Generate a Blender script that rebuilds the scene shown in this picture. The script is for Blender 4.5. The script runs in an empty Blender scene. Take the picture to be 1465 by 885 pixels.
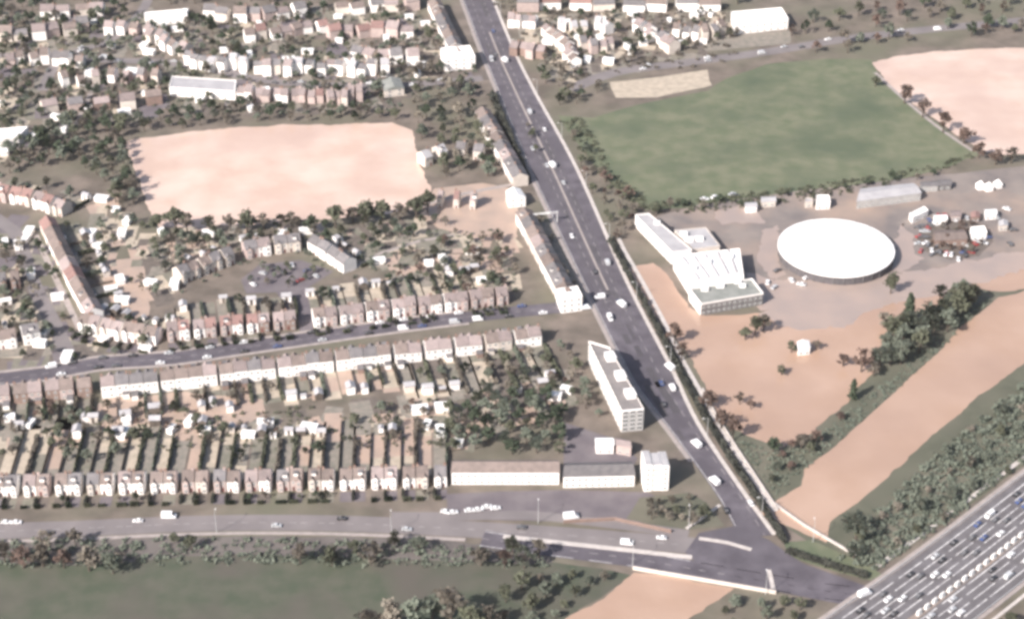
import bpy, bmesh, math, random
from mathutils import Vector, Matrix, noise as mnoise
R = random.Random(7)
sc = bpy.context.scene
COL = sc.collection
rad = math.radians

# ------------------------------------------------------------------ camera
H, PITCH, HFOV = 520.0, rad(32), rad(30)
PW, PH = 1465.0, 885.0
F = (PW / 2) / math.tan(HFOV / 2)
CP, SP = math.cos(PITCH), math.sin(PITCH)

def G(px, py, z=0.0):
    """world point at height z seen at a place of the photograph"""
    dx = (px - PW / 2) / F; dy = (PH / 2 - py) / F
    v = Vector((dx, CP + dy * SP, -SP + dy * CP))
    t = (z - H) / v.z
    return Vector((v.x * t, v.y * t, z))

def P(w):
    d = Vector((w[0], w[1], w[2] - H))
    zz = d.y * CP - d.z * SP
    return (PW / 2 + F * d.x / zz, PH / 2 - F * (d.y * SP + d.z * CP) / zz)

cam = bpy.data.cameras.new('camera'); co = bpy.data.objects.new('camera', cam); COL.objects.link(co)
co.location = (0, 0, H); co.rotation_euler = (math.pi / 2 - PITCH, 0, 0)
cam.angle = HFOV; cam.sensor_fit = 'HORIZONTAL'; cam.clip_start = 1; cam.clip_end = 20000
sc.camera = co

# ------------------------------------------------------------------ light
SUN_AZ, SUN_EL = rad(44), rad(36)            # sun to the left, a little behind the camera
sdir = Vector((-math.cos(SUN_AZ) * math.cos(SUN_EL), -math.sin(SUN_AZ) * math.cos(SUN_EL), math.sin(SUN_EL)))
w = bpy.data.worlds.new('World'); sc.world = w; w.use_nodes = True
nt = w.node_tree
sky = nt.nodes.new('ShaderNodeTexSky'); sky.sky_type = 'NISHITA'; sky.sun_disc = False
sky.sun_elevation = SUN_EL; sky.sun_rotation = math.atan2(sdir.x, sdir.y)
sky.dust_density = 3.0
nt.links.new(sky.outputs[0], nt.nodes['Background'].inputs[0]); nt.nodes['Background'].inputs[1].default_value = 0.10
sl = bpy.data.lights.new('sun', 'SUN'); sl.energy = 4.9; sl.angle = rad(0.6); sl.color = (1, 0.935, 0.895)
so = bpy.data.objects.new('sun', sl); COL.objects.link(so)
so.rotation_euler = sdir.to_track_quat('Z', 'Y').to_euler(); so.location = (-200, 300, 600)
vs = sc.view_settings; vs.view_transform = 'Standard'; vs.look = 'None'; vs.gamma = 1; vs.use_curve_mapping = False
vs.exposure = 0.74
HAZE = .00003
sc.cycles.filter_width = 3.4

# ------------------------------------------------------------------ materials
def mat(name, c, c2=None, scale=0.2, rough=0.85, rand=0.0, spec=0.3, detail=4.0, lo=0.35, hi=0.65, bump=0.0, metal=0.0, c3=None, scale3=0.02, trans=0.0):
    m = bpy.data.materials.new(name); m.use_nodes = True
    n = m.node_tree.nodes; L = m.node_tree.links
    b = n['Principled BSDF']; b.inputs['Roughness'].default_value = rough
    b.inputs['Specular IOR Level'].default_value = spec; b.inputs['Metallic'].default_value = metal
    c = tuple(c) + (1,)
    b.inputs['Base Color'].default_value = c
    out = None
    geo = n.new('ShaderNodeNewGeometry')
    def noise_mix(a_sock, a_col, col, sc_, lo_, hi_):
        tn = n.new('ShaderNodeTexNoise'); tn.inputs['Scale'].default_value = sc_; tn.inputs['Detail'].default_value = detail
        L.new(geo.outputs['Position'], tn.inputs['Vector'])
        mr = n.new('ShaderNodeMapRange'); mr.inputs[1].default_value = lo_; mr.inputs[2].default_value = hi_
        L.new(tn.outputs[0], mr.inputs[0])
        mx = n.new('ShaderNodeMix'); mx.data_type = 'RGBA'
        L.new(mr.outputs[0], mx.inputs[0])
        if a_sock: L.new(a_sock, mx.inputs[6])
        else: mx.inputs[6].default_value = a_col
        mx.inputs[7].default_value = tuple(col) + (1,)
        return mx.outputs[2], tn
    tn = None
    if c2 is not None:
        out, tn = noise_mix(None, c, c2, scale, lo, hi)
    if c3 is not None:
        out, _ = noise_mix(out, c, c3, scale3, 0.45, 0.68)
    if rand:
        oi = n.new('ShaderNodeObjectInfo')
        mr = n.new('ShaderNodeMapRange'); mr.inputs[3].default_value = 1 - rand; mr.inputs[4].default_value = 1 + rand
        L.new(oi.outputs['Random'], mr.inputs[0])
        vm = n.new('ShaderNodeVectorMath'); vm.operation = 'SCALE'
        if out: L.new(out, vm.inputs[0])
        else: vm.inputs[0].default_value = c[:3]
        L.new(mr.outputs[0], vm.inputs['Scale']); out = vm.outputs[0]
    if out: L.new(out, b.inputs['Base Color'])
    if bump:
        tb = n.new('ShaderNodeTexNoise'); tb.inputs['Scale'].default_value = bump; tb.inputs['Detail'].default_value = 3
        L.new(geo.outputs['Position'], tb.inputs['Vector'])
        bp = n.new('ShaderNodeBump'); bp.inputs['Strength'].default_value = 0.25; bp.inputs['Distance'].default_value = 0.3
        L.new(tb.outputs[0], bp.inputs['Height']); L.new(bp.outputs[0], b.inputs['Normal'])
    if trans:
        tr = n.new('ShaderNodeBsdfTranslucent'); ms = n.new('ShaderNodeMixShader'); ms.inputs[0].default_value = trans
        if out: L.new(out, tr.inputs[0])
        else: tr.inputs[0].default_value = c
        L.new(b.outputs[0], ms.inputs[1]); L.new(tr.outputs[0], ms.inputs[2])
        L.new(ms.outputs[0], n['Material Output'].inputs[0])
    return m

M = {}
M['ground'] = mat('ground_scrub', (.191, .157, .131), (.107, .091, .075), .07, c3=(.129, .126, .090), scale3=.015, detail=10)
M['field'] = mat('field_grass', (.109, .127, .077), (.157, .161, .107), .10, c3=(.082, .102, .065), scale3=.022, detail=12)
M['meadow'] = mat('meadow_grass', (.063, .076, .051), (.095, .095, .072), .10, c3=(.093, .084, .070), scale3=.03, detail=12)
M['bank'] = mat('bank_grass', (.113, .113, .083), (.079, .083, .060), .08, c3=(.143, .134, .103), scale3=.04, detail=8)
M['water'] = mat('flood_water', (.373, .253, .185), (.419, .294, .224), .035, rough=.2, spec=.5, bump=.35, c3=(.337, .231, .176), scale3=.012, detail=8)
M['pond'] = mat('garden_flood', (.42, .31, .245), (.35, .27, .22), .1, rough=.3, spec=.5)
M['asphalt'] = mat('asphalt', (.079, .070, .082), (.131, .118, .134), .11, detail=10, c3=(.088, .079, .091), scale3=.025)
M['lightasphalt'] = mat('pale_road', (.203, .182, .180), (.163, .146, .146), .07, detail=8)
M['paved'] = mat('paved_yard', (.230, .198, .179), (.152, .135, .131), .06, detail=10, c3=(.308, .237, .195), scale3=.025)
M['purple'] = mat('tarmac_court', (.120, .104, .114), (.160, .141, .147), .1, detail=8)
M['path'] = mat('footway_paving', (.342, .299, .280), (.275, .242, .228), .3)
M['marking'] = mat('road_paint', (.42, .40, .39), (.25, .23, .23), .5)
M['lawn'] = mat('garden_lawn', (.154, .150, .117), (.210, .191, .160), .25)
M['pale'] = mat('garden_pale', (.444, .376, .300), (.336, .292, .233), .25)
M['mud'] = mat('garden_soil', (.148, .124, .108), (.108, .094, .082), .3)
M['dry'] = mat('garden_dry', (.248, .217, .186), (.176, .166, .140), .3)
M['white'] = mat('white_render', (.882, .849, .816), (.793, .760, .727), .35, rand=.08)
M['cream'] = mat('cream_render', (.62, .56, .50), (.54, .48, .43), .35, rand=.1)
M['pinkbrick'] = mat('pink_brick', (.47, .38, .35), (.40, .32, .30), .5, rand=.12)
M['brick'] = mat('brown_brick', (.27, .19, .16), (.22, .16, .135), .5, rand=.15)
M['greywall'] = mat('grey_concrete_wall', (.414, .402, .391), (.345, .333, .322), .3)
M['darkwall'] = mat('dark_cladding', (.12, .11, .115), (.09, .085, .09), .3)
M['roof_brown'] = mat('brown_tiles', (.162, .132, .119), (.212, .170, .153), .4, rand=.18)
M['roof_pink'] = mat('pinkish_tiles', (.275, .223, .214), (.223, .185, .178), .4, rand=.22)
M['roof_grey'] = mat('grey_slates', (.136, .128, .132), (.178, .166, .166), .4, rand=.18)
M['roof_red'] = mat('red_tiles', (.25, .155, .138), (.20, .13, .118), .4, rand=.2)
M['roof_white'] = mat('white_sheet_roof', (.795, .786, .766), (.718, .708, .689), .15)
M['roof_greygreen'] = mat('greygreen_felt', (.19, .20, .185), (.26, .265, .245), .2)
M['roof_pale'] = mat('pale_grey_sheet', (.40, .39, .395), (.33, .32, .33), .15)
M['glass'] = mat('window_glass', (.13, .13, .135), rough=.12, spec=.6)
M['frame'] = mat('white_upvc', (.78, .78, .76))
M['door'] = mat('painted_door', (.13, .05, .045), rand=.5)
M['pot'] = mat('clay_pot', (.3, .16, .11))
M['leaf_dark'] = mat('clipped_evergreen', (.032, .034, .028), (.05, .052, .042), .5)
M['roof_beige'] = mat('grey_gravel_roof', (.225, .205, .198), (.180, .167, .162), .3)
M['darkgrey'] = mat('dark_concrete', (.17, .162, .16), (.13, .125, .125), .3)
M['shallow'] = mat('shallow_flood', (.352, .275, .236), (.304, .247, .221), .06, rough=.3, spec=.5, detail=8)
M['sheen_water'] = mat('flood_painted_sheen', (.517, .378, .302), (.613, .479, .400), .04, rough=.2, spec=.5, bump=.35, c3=(.479, .349, .288), scale3=.015, detail=8)  # far fields: haze and sky-reflection brightness painted into a paler water colour
M['motorway'] = mat('worn_motorway_surface', (.108, .100, .104), (.150, .142, .148), .12, detail=10)
M['line'] = mat('worn_line_paint', (.650, .637, .624), (.325, .312, .319), .4)
M['vergesoil'] = mat('verge_soil', (.133, .116, .107), (.100, .090, .084), .08, detail=10, c3=(.152, .135, .123), scale3=.03)
M['palepath'] = mat('pale_concrete_path', (.52, .475, .445), (.42, .385, .36), .4)
M['wear'] = mat('tyre_worn_asphalt', (.087, .078, .087), (.119, .108, .116), .15, detail=8)
M['patch'] = mat('patched_asphalt', (.070, .064, .071), (.084, .077, .084), .2)
M['bark'] = mat('bark', (.10, .08, .065), (.07, .058, .048), 1.5)
M['leaf_brown'] = mat('bare_twigs', (.205, .178, .147), (.142, .128, .105), .5, rand=.25, trans=.42)
M['leaf_olive'] = mat('olive_foliage', (.147, .154, .107), (.109, .118, .081), .5, rand=.25, trans=.42)
M['leaf_grey'] = mat('greygreen_foliage', (.194, .213, .169), (.143, .166, .130), .5, rand=.2, trans=.42)
M['leaf_green'] = mat('dark_evergreen', (.059, .075, .048), (.040, .054, .035), .6, rand=.25, trans=.2)
M['leaf_pale'] = mat('pale_buds', (.252, .221, .180), (.189, .171, .140), .5, rand=.15, trans=.25)
M['leaf_russet'] = mat('russet_twigs', (.189, .131, .106), (.130, .096, .083), .5, rand=.2, trans=.42)
M['timber'] = mat('fence_timber', (.16, .13, .11), (.11, .095, .08), .8, rand=.3)
M['steel'] = mat('galvanised_steel', (.55, .55, .55), rough=.4, metal=.3)
M['tyre'] = mat('tyre_rubber', (.025, .025, .025))
CARC = {'white': (.8, .8, .8), 'silver': (.48, .49, .5), 'black': (.025, .025, .028), 'dark grey': (.09, .09, .095),
        'blue': (.05, .08, .2), 'red': (.32, .04, .035)}
for k, v in CARC.items(): M['car_' + k] = mat('car_paint_' + k.replace(' ', '_'), v, rough=.3, spec=.6)
M['concrete_white'] = mat('white_concrete', (.78, .77, .75), (.66, .65, .63), .8)

# ------------------------------------------------------------------ basics
def link(o, parent=None):
    COL.objects.link(o)
    if parent is not None: o.parent = parent
    return o
def obj(name, me, parent=None, loc=None, rz=None, scale=None):
    o = bpy.data.objects.new(name, me)
    if loc is not None: o.location = loc
    if rz is not None: o.rotation_euler = (0, 0, rz)
    if scale is not None: o.scale = scale
    return link(o, parent)
def tag(o, label, cat, group=None, kind=None):
    if label: o['label'] = label
    if cat: o['category'] = cat
    if group: o['group'] = group
    if kind: o['kind'] = kind
    return o
def thing(name, label, cat, loc, rz=0, group=None, scale=None):
    o = obj(name, None, None, loc, rz, scale); o.empty_display_size = .5
    return tag(o, label, cat, group)

class MB:
    def __init__(s): s.v = []; s.f = []; s.mi = []
    def quad(s, a, b, c, d, mi=0):
        i = len(s.v); s.v += [tuple(a), tuple(b), tuple(c), tuple(d)]; s.f.append((i, i + 1, i + 2, i + 3)); s.mi.append(mi)
    def poly(s, pts, mi=0):
        i = len(s.v); s.v += [tuple(p) for p in pts]; s.f.append(tuple(range(i, i + len(pts)))); s.mi.append(mi)
    def box(s, x0, y0, z0, x1, y1, z1, mi=0):
        i = len(s.v)
        s.v += [(x0, y0, z0), (x1, y0, z0), (x1, y1, z0), (x0, y1, z0), (x0, y0, z1), (x1, y0, z1), (x1, y1, z1), (x0, y1, z1)]
        for f in ((0, 3, 2, 1), (4, 5, 6, 7), (0, 1, 5, 4), (1, 2, 6, 5), (2, 3, 7, 6), (3, 0, 4, 7)):
            s.f.append(tuple(i + k for k in f)); s.mi.append(mi)
    def prism(s, base, top, mi=0):
        """closed solid between two rings of equal length"""
        n = len(base); i = len(s.v); s.v += [tuple(p) for p in base] + [tuple(p) for p in top]
        s.f.append(tuple(i + k for k in reversed(range(n)))); s.mi.append(mi)
        s.f.append(tuple(i + n + k for k in range(n))); s.mi.append(mi)
        for k in range(n):
            k2 = (k + 1) % n
            s.f.append((i + k, i + k2, i + n + k2, i + n + k)); s.mi.append(mi)
    def tube(s, a, b, ra, rb, n=6, mi=0):
        a, b = Vector(a), Vector(b); d = (b - a).normalized()
        u = d.orthogonal().normalized(); v = d.cross(u)
        ring = lambda c, r: [c + (u * math.cos(t) + v * math.sin(t)) * r for t in [2 * math.pi * k / n for k in range(n)]]
        s.prism(ring(a, ra), ring(b, rb), mi)
    def mesh(s, name, mats, smooth=False):
        me = bpy.data.meshes.new(name); me.from_pydata(s.v, [], s.f)
        for m in mats: me.materials.append(m)
        if len(mats) > 1: me.polygons.foreach_set('material_index', s.mi)
        if smooth: me.polygons.foreach_set('use_smooth', [True] * len(s.f))
        me.validate(); me.update(); return me
    def build(s, name, mats, parent=None, **k):
        return obj(name, s.mesh(name, mats), parent, **k)

CACHE = {}
def cached(key, fn):
    if key not in CACHE: CACHE[key] = fn()
    return CACHE[key]

ONES = ['', 'first', 'second', 'third', 'fourth', 'fifth', 'sixth', 'seventh', 'eighth', 'ninth', 'tenth', 'eleventh', 'twelfth', 'thirteenth',
        'fourteenth', 'fifteenth', 'sixteenth', 'seventeenth', 'eighteenth', 'nineteenth']
TENS = {2: ('twenty', 'twentieth'), 3: ('thirty', 'thirtieth'), 4: ('forty', 'fortieth'), 5: ('fifty', 'fiftieth'), 6: ('sixty', 'sixtieth')}
def nth(n):
    if n < 20: return ONES[n]
    t, u = divmod(n, 10)
    return TENS[t][1] if u == 0 else TENS[t][0] + '-' + ONES[u]

# ------------------------------------------------------------------ setting: sheets
def sheet(name, pix, z, m, wobble=0.0, sub=0, thick=0.0):
    pts = [G(x, y, 0) for x, y in pix]
    if sub:
        q = []
        for i in range(len(pts)):
            a, b = pts[i], pts[(i + 1) % len(pts)]
            k = max(1, int((b - a).length / sub))
            for j in range(k):
                p = a.lerp(b, j / k)
                if wobble:
                    nx = mnoise.noise(Vector((p.x * .06, p.y * .06, 1.3))) + .6 * mnoise.noise(Vector((p.x * .2, p.y * .2, 8.3)))
                    ny = mnoise.noise(Vector((p.x * .06, p.y * .06, 5.1))) + .6 * mnoise.noise(Vector((p.x * .2, p.y * .2, 3.7)))
                    nx += .5 * mnoise.noise(Vector((p.x * .5, p.y * .5, 2.2))); ny += .5 * mnoise.noise(Vector((p.x * .5, p.y * .5, 7.9)))
                    p = p + Vector((nx, ny, 0)) * wobble
                q.append(p)
        pts = q
    bm = bmesh.new()
    vs_ = [bm.verts.new((p.x, p.y, z)) for p in pts]
    f = bm.faces.new(vs_); f.normal_update()
    if f.normal.z < 0: f.normal_flip()
    bmesh.ops.triangulate(bm, faces=[f])
    if thick:
        r = bmesh.ops.extrude_face_region(bm, geom=list(bm.faces))
        for e in r['geom']:
            if isinstance(e, bmesh.types.BMVert): e.co.z += thick
    me = bpy.data.meshes.new(name); bm.to_mesh(me); bm.free(); me.materials.append(m)
    o = obj(name, me); o['kind'] = 'structure'
    return o
def offset_line(pts, d):
    out = []
    for i, p in enumerate(pts):
        a = pts[max(0, i - 1)]; b = pts[min(len(pts) - 1, i + 1)]
        t = (b - a).normalized(); n_ = Vector((-t.y, t.x, 0))
        out.append(p + n_ * d)
    return out
def smooth_line(pix, step=12):
    c = [G(x, y, 0) for x, y in pix]; out = []
    for i in range(len(c) - 1):
        p0 = c[max(0, i - 1)]; p1 = c[i]; p2 = c[i + 1]; p3 = c[min(len(c) - 1, i + 2)]
        k = max(1, int((p2 - p1).length / step))
        for j in range(k):
            t = j / k
            out.append(.5 * ((2 * p1) + (p2 - p0) * t + (2 * p0 - 5 * p1 + 4 * p2 - p3) * t * t + (3 * p1 - p0 - 3 * p2 + p3) * t ** 3))
    out.append(c[-1]); return out
def ribbon(mb, line, d0, d1, z, h=0.0):
    a, b = offset_line(line, d0), offset_line(line, d1)
    for i in range(len(line) - 1):
        q = [Vector((p.x, p.y, z)) for p in (a[i], a[i + 1], b[i + 1], b[i])]
        if (q[1] - q[0]).cross(q[3] - q[0]).z < 0: q.reverse()
        if h: mb.prism(q, [p + Vector((0, 0, h)) for p in q])
        else: mb.quad(*q)
def road(name, pix, width, z, m, step=12):
    line = smooth_line(pix, step); mb = MB(); ribbon(mb, line, -width / 2, width / 2, z)
    o = mb.build(name, [m]); o['kind'] = 'structure'; return line
def kerbed(name, line, d0, d1, z, m, h=.12):
    mb = MB(); ribbon(mb, line, d0, d1, z, h); o = mb.build(name, [m]); o['kind'] = 'structure'; return o
MARK = MB(); EDGE = MB()
def dashes(line, d, z, on=3, off=5, wdt=.25, MARK=MARK):
    acc = 0; total = []
    for i in range(len(line) - 1):
        a, b = line[i], line[i + 1]; L = (b - a).length; t = (b - a) / L; n_ = Vector((-t.y, t.x, 0)); s = 0
        while s < L:
            e = min(L, s + on)
            if e - s > .5:
                p, q = a + t * s + n_ * d, a + t * e + n_ * d
                MARK.quad(*[Vector((k.x, k.y, z)) for k in (p - n_ * wdt / 2, q - n_ * wdt / 2, q + n_ * wdt / 2, p + n_ * wdt / 2)])
            s += on + off if off else L + 1
            if not off: break

g = MB(); g.quad((-6000, -2000, 0), (6000, -2000, 0), (6000, 9000, 0), (-6000, 9000, 0))
o = g.build('ground', [M['ground']]); o['kind'] = 'structure'

FIELD = [(798, 165), (850, 168), (905, 152), (1010, 130), (1040, 112), (1095, 92), (1180, 84), (1245, 86), (1262, 118), (1310, 155), (1372, 200), (1400, 222), (1330, 248), (1260, 262),
         (1200, 272), (1090, 284), (1000, 296), (925, 300), (880, 268), (845, 232)]
sheet('green_field', FIELD, .04, M['field'], 1.5, 10)
sheet('meadow', [(-60, 792), (120, 800), (330, 786), (560, 800), (780, 802), (905, 822), (830, 872), (790, 1000), (-80, 1000)], .04, M['meadow'], 1.2, 10)
sheet('river_bank', [(1500, 395), (1432, 412), (1375, 405), (1330, 430), (1285, 455), (1262, 500), (1215, 572), (1160, 622), (1110, 640), (1050, 612), (1030, 600), (1110, 745), (1180, 790), (1235, 830), (1480, 655), (1500, 500)], .04, M['bank'], 1.0, 8)
WATER = .07
sheet('flood_water', [(178, 203), (260, 190), (345, 182), (450, 178), (560, 176), (588, 186), (598, 220), (612, 262), (622, 282), (602, 300), (540, 306), (470, 314), (390, 318), (330, 322), (228, 326), (212, 300), (195, 250)], WATER, M['sheen_water'], 1.9, 3)
sheet('flood_water', [(1246, 90), (1290, 80), (1345, 73), (1480, 68), (1500, 220), (1440, 222), (1405, 216), (1375, 198), (1312, 152), (1270, 120)], WATER, M['sheen_water'], 1.9, 3)
sheet('flood_water', [(884, 384), (935, 376), (962, 398), (985, 440), (1010, 452), (1100, 448), (1180, 436), (1240, 424), (1300, 418), (1372, 402), (1440, 372), (1500, 372), (1500, 412), (1432, 416), (1385, 412), (1340, 438), (1295, 452), (1272, 478), (1268, 500), (1240, 520),
      (1258, 528), (1213, 572), (1165, 618), (1115, 640), (1065, 622), (1035, 600), (1010, 560), (985, 510), (955, 468), (915, 425)], WATER, M['water'], 1.9, 3)
sheet('river', [(1520, 400), (1460, 418), (1428, 425), (1395, 452), (1340, 505), (1270, 570), (1200, 632), (1152, 672), (1146, 694), (1108, 716), (1085, 735), (1180, 775), (1186, 746), (1215, 728), (1262, 690), (1335, 622), (1400, 566), (1465, 520), (1520, 478)], WATER, M['water'], 1.0, 3)
sheet('river', [(905, 818), (960, 824), (1050, 842), (1020, 862), (985, 885), (960, 960), (700, 960), (810, 885), (862, 856)], WATER, M['water'], 1.0, 3)
sheet('shallow_flood', [(1085, 452), (1100, 440), (1190, 430), (1300, 412), (1372, 395), (1440, 366), (1510, 366), (1510, 384), (1440, 392), (1380, 410), (1300, 430), (1240, 446), (1200, 470), (1150, 474)], WATER + .02, M['shallow'], 4.0, 2.5)
# yards round the white drum
sheet('paved_yard', [(915, 318), (1000, 292), (1120, 276), (1330, 252), (1520, 232), (1520, 372), (1440, 372), (1370, 400), (1300, 416), (1180, 434), (1095, 446), (1060, 408), (985, 400), (965, 372)], .06, M['paved'], .8, 8)
sheet('verge', [(746, 176), (764, 176), (776, 262), (758, 268)], .045, M['mud'], .5, 6)
sheet('verge', [(770, 318), (806, 318), (838, 420), (826, 430)], .045, M['dry'], .5, 6)
for pix in ([(1085, 330), (1108, 318), (1112, 360), (1130, 392), (1105, 400), (1086, 372)], [(1290, 320), (1310, 340), (1318, 368), (1290, 390), (1275, 380)], [(1020, 300), (1080, 296), (1095, 316), (1040, 322)], [(1070, 392), (1110, 398), (1200, 406), (1280, 390), (1320, 384), (1440, 362), (1500, 360), (1500, 376), (1372, 400), (1300, 416), (1200, 434), (1085, 446)]):
    sheet('shallow_flood', pix, WATER + .01, M['shallow'], 4.0, 2.5)
sheet('verge', [(-60, 772), (130, 770), (330, 766), (560, 770), (780, 782), (790, 806), (560, 800), (330, 792), (130, 806), (-60, 806)], .06, M['vergesoil'], 2.0, 5)
# flooded gardens
for pix in ([(146, 385), (205, 380), (214, 440), (208, 458), (160, 452)], [(140, 575), (250, 560), (375, 572), (380, 592), (340, 612), (240, 604), (150, 612), (138, 600)],
            [(622, 270), (690, 262), (735, 270), (742, 340), (690, 345), (640, 330), (600, 312)], [(505, 625), (590, 618), (598, 650), (520, 655)]):
    sheet('flood_water', pix, WATER, M['pond'], 1.5, 5)
sheet('bare_ground', [(1312, 340), (1330, 318), (1370, 312), (1410, 322), (1420, 345), (1400, 366), (1360, 372), (1325, 360)], .09, M['mud'], 1, 5)
sheet('allotment_ground', [(872, 118), (930, 112), (1012, 100), (1018, 122), (940, 140), (880, 140)], .05, M['pale'], 1, 6)
sheet('bare_ground', [(1000, 58), (1060, 48), (1130, 44), (1130, 62), (1010, 74)], .05, M['dry'], 1, 6)
sheet('parking_court', [(345, 400), (372, 378), (430, 372), (478, 388), (440, 412), (438, 452), (420, 455), (395, 418), (352, 420)], .06, M['purple'])
sheet('parking_court', [(808, 604), (880, 628), (912, 655), (905, 668), (806, 666)], .06, M['purple'])
sheet('forecourt', [(640, 706), (800, 700), (925, 704), (985, 730), (940, 748), (640, 742)], .06, M['purple'], .5, 8)

# roads
RZ = .10
def resample(pix, n):
    l = smooth_line(pix, 4); cum = [0]
    for a, b in zip(l, l[1:]): cum.append(cum[-1] + (b - a).length)
    out = []; k = 0
    for q in range(n):
        t = cum[-1] * q / (n - 1)
        while k < len(l) - 2 and cum[k + 1] < t: k += 1
        out.append(l[k].lerp(l[k + 1], min(1, (t - cum[k]) / max(1e-6, cum[k + 1] - cum[k]))))
    return out
main_l = resample([(640, -60), (684, 60), (712, 130), (757, 240), (832, 400), (900, 535), (935, 585), (968, 628), (1028, 712), (1058, 770)], 72)
main_r = resample([(680, -60), (728, 60), (762, 130), (822, 240), (893, 400), (957, 525), (980, 575), (1003, 618), (1058, 700), (1105, 765)], 72)
main = [(a + b) / 2 for a, b in zip(main_l, main_r)]
mb = MB()
for k in range(71):
    mb.quad(*[Vector((p.x, p.y, RZ)) for p in (main_l[k + 1], main_l[k], main_r[k], main_r[k + 1])])
o = mb.build('main_road', [M['asphalt']]); o['kind'] = 'structure'
RSG = 1 if offset_line(main_r, 1)[30].x > main_r[30].x else -1
mb = MB(); mb2 = MB()
RR = random.Random(11)
for d in (-6.1, -4.6, -2.6, -1.2, 1.2, 2.6, 4.6, 6.1): ribbon(mb, main[:54], d - .3, d + .3, RZ + .012)
for q in range(22):
    k = RR.randrange(4, 66); u = (main[k + 1] - main[k]).normalized(); n2 = Vector((-u.y, u.x, 0)); c = main[k] + n2 * RR.uniform(-4.5, 4.5) + u * RR.uniform(-5, 5)
    a_, b_ = u * RR.uniform(3, 14), n2 * RR.uniform(.8, 2.0)
    mb2.quad(*[Vector((p.x, p.y, RZ + .008)) for p in ((c - a_ - b_), (c + a_ - b_), (c + a_ + b_), (c - a_ + b_))][::1])
o = mb.build('road_wear', [M['wear']]); o['kind'] = 'structure'
o = mb2.build('road_patches', [M['patch']]); o['kind'] = 'structure'
kerbed('pavement', main_r, 0, 2.0 * RSG, RZ - .05, M['palepath'], .17)
kerbed('pavement', main_l[:-6], 0, -2.2 * RSG, RZ - .05, M['path'], .17)
kerbed('traffic_island', main[14:50], -.6, .6, RZ, M['path'], .14)
dashes(main, 4.0, RZ + .03); dashes(main[:52], -4.0, RZ + .03)
street = road('side_street', [(-60, 548), (60, 535), (140, 520), (250, 512), (330, 500), (440, 484), (560, 467), (700, 450), (800, 440), (880, 430)], 10.5, RZ - .02, M['asphalt'])
kerbed('pavement', street[:-6], 5.3, 7.2, RZ - .05, M['path'], .17); kerbed('pavement', street[:-6], -7.2, -5.3, RZ - .05, M['path'], .17)
dashes(street, 0, RZ + .01)
bottom = road('bottom_road', [(-80, 762), (100, 756), (300, 748), (470, 748), (620, 754), (760, 762), (870, 770), (1000, 781), (1075, 790)], 11, RZ - .01, M['lightasphalt'])
kerbed('pavement', bottom[:-8], -8.4, -6.3, RZ - .05, M['path'], .17)
dashes(bottom, 0, RZ + .02)
slip = road('bridge_road', [(690, 770), (790, 784), (900, 798), (1000, 815), (1100, 832), (1180, 845), (1240, 852), (1300, 850)], 11, RZ + .02, M['asphalt'])
dashes(slip, 0, RZ + .05); dashes(slip, 4.8, RZ + .05, 10, 0, .35, EDGE); dashes(slip, -4.8, RZ + .05, 10, 0, .35, EDGE)
isl = smooth_line([(720, 767), (800, 776), (900, 787), (990, 797)], 8)
kerbed('traffic_island', isl, -1.3, 1.3, RZ + .03, M['palepath'], .14)
kerbed('traffic_island', smooth_line([(1000, 770), (1040, 776), (1075, 786)], 6), -1.0, 1.0, RZ + .06, M['palepath'], .14)
kerbed('traffic_island', smooth_line([(1100, 815), (1104, 832), (1106, 842)], 4), -.9, .9, RZ + .06, M['palepath'], .14)
kerbed('traffic_island', smooth_line([(982, 756), (1008, 738), (1030, 722)], 6), -.8, .8, RZ - .02, M['palepath'], .14)
sheet('green_island', [(915, 712), (985, 704), (1010, 718), (1036, 752), (985, 757), (930, 750), (895, 742)], .085, M['bank'], .6, 6)
sheet('bank_grass', [(1120, 775), (1160, 772), (1240, 808), (1262, 822), (1245, 830), (1180, 812), (1130, 796)], .1, M['field'], .6, 6)
sheet('road_junction', [(1000, 762), (1052, 752), (1100, 772), (1128, 792), (1150, 806), (1240, 838), (1215, 866), (1110, 846), (1000, 808), (980, 790)], RZ + .05, M['asphalt'])
road('service_road', [(560, 738), (660, 738), (760, 736), (815, 742), (900, 752), (985, 764)], 6, RZ - .03, M['lightasphalt'])
road('side_street', [(-30, 300), (20, 330), (45, 400), (75, 460), (100, 512)], 8, RZ - .04, M['lightasphalt'])
road('side_street', [(415, 385), (432, 430), (440, 482)], 7, RZ - .03, M['purple'])
road('footpath', [(500, 388), (545, 362), (600, 345), (650, 336)], 2.5, .09, M['path'])
road('footpath', [(600, 296), (660, 278), (745, 262)], 3, .09, M['path'])
road('footpath', [(108, 182), (122, 150), (140, 112)], 3.2, .09, M['path'])
far_c = road('far_road', [(815, 128), (880, 104), (980, 90), (1100, 74), (1240, 52), (1480, 28)], 10, RZ - .04, M['lightasphalt'])
far_a = road('far_road', [(-40, 82), (60, 78), (150, 86), (260, 92), (400, 118), (560, 122), (690, 112)], 8, RZ - .04, M['lightasphalt'])
far_b = road('far_road', [(60, 130), (90, 80), (150, 62), (200, 20), (220, -20)], 7, RZ - .05, M['lightasphalt'])
road('footpath', [(1252, 104), (1300, 148), (1350, 188), (1392, 216)], 2.5, .1, M['path'])
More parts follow.
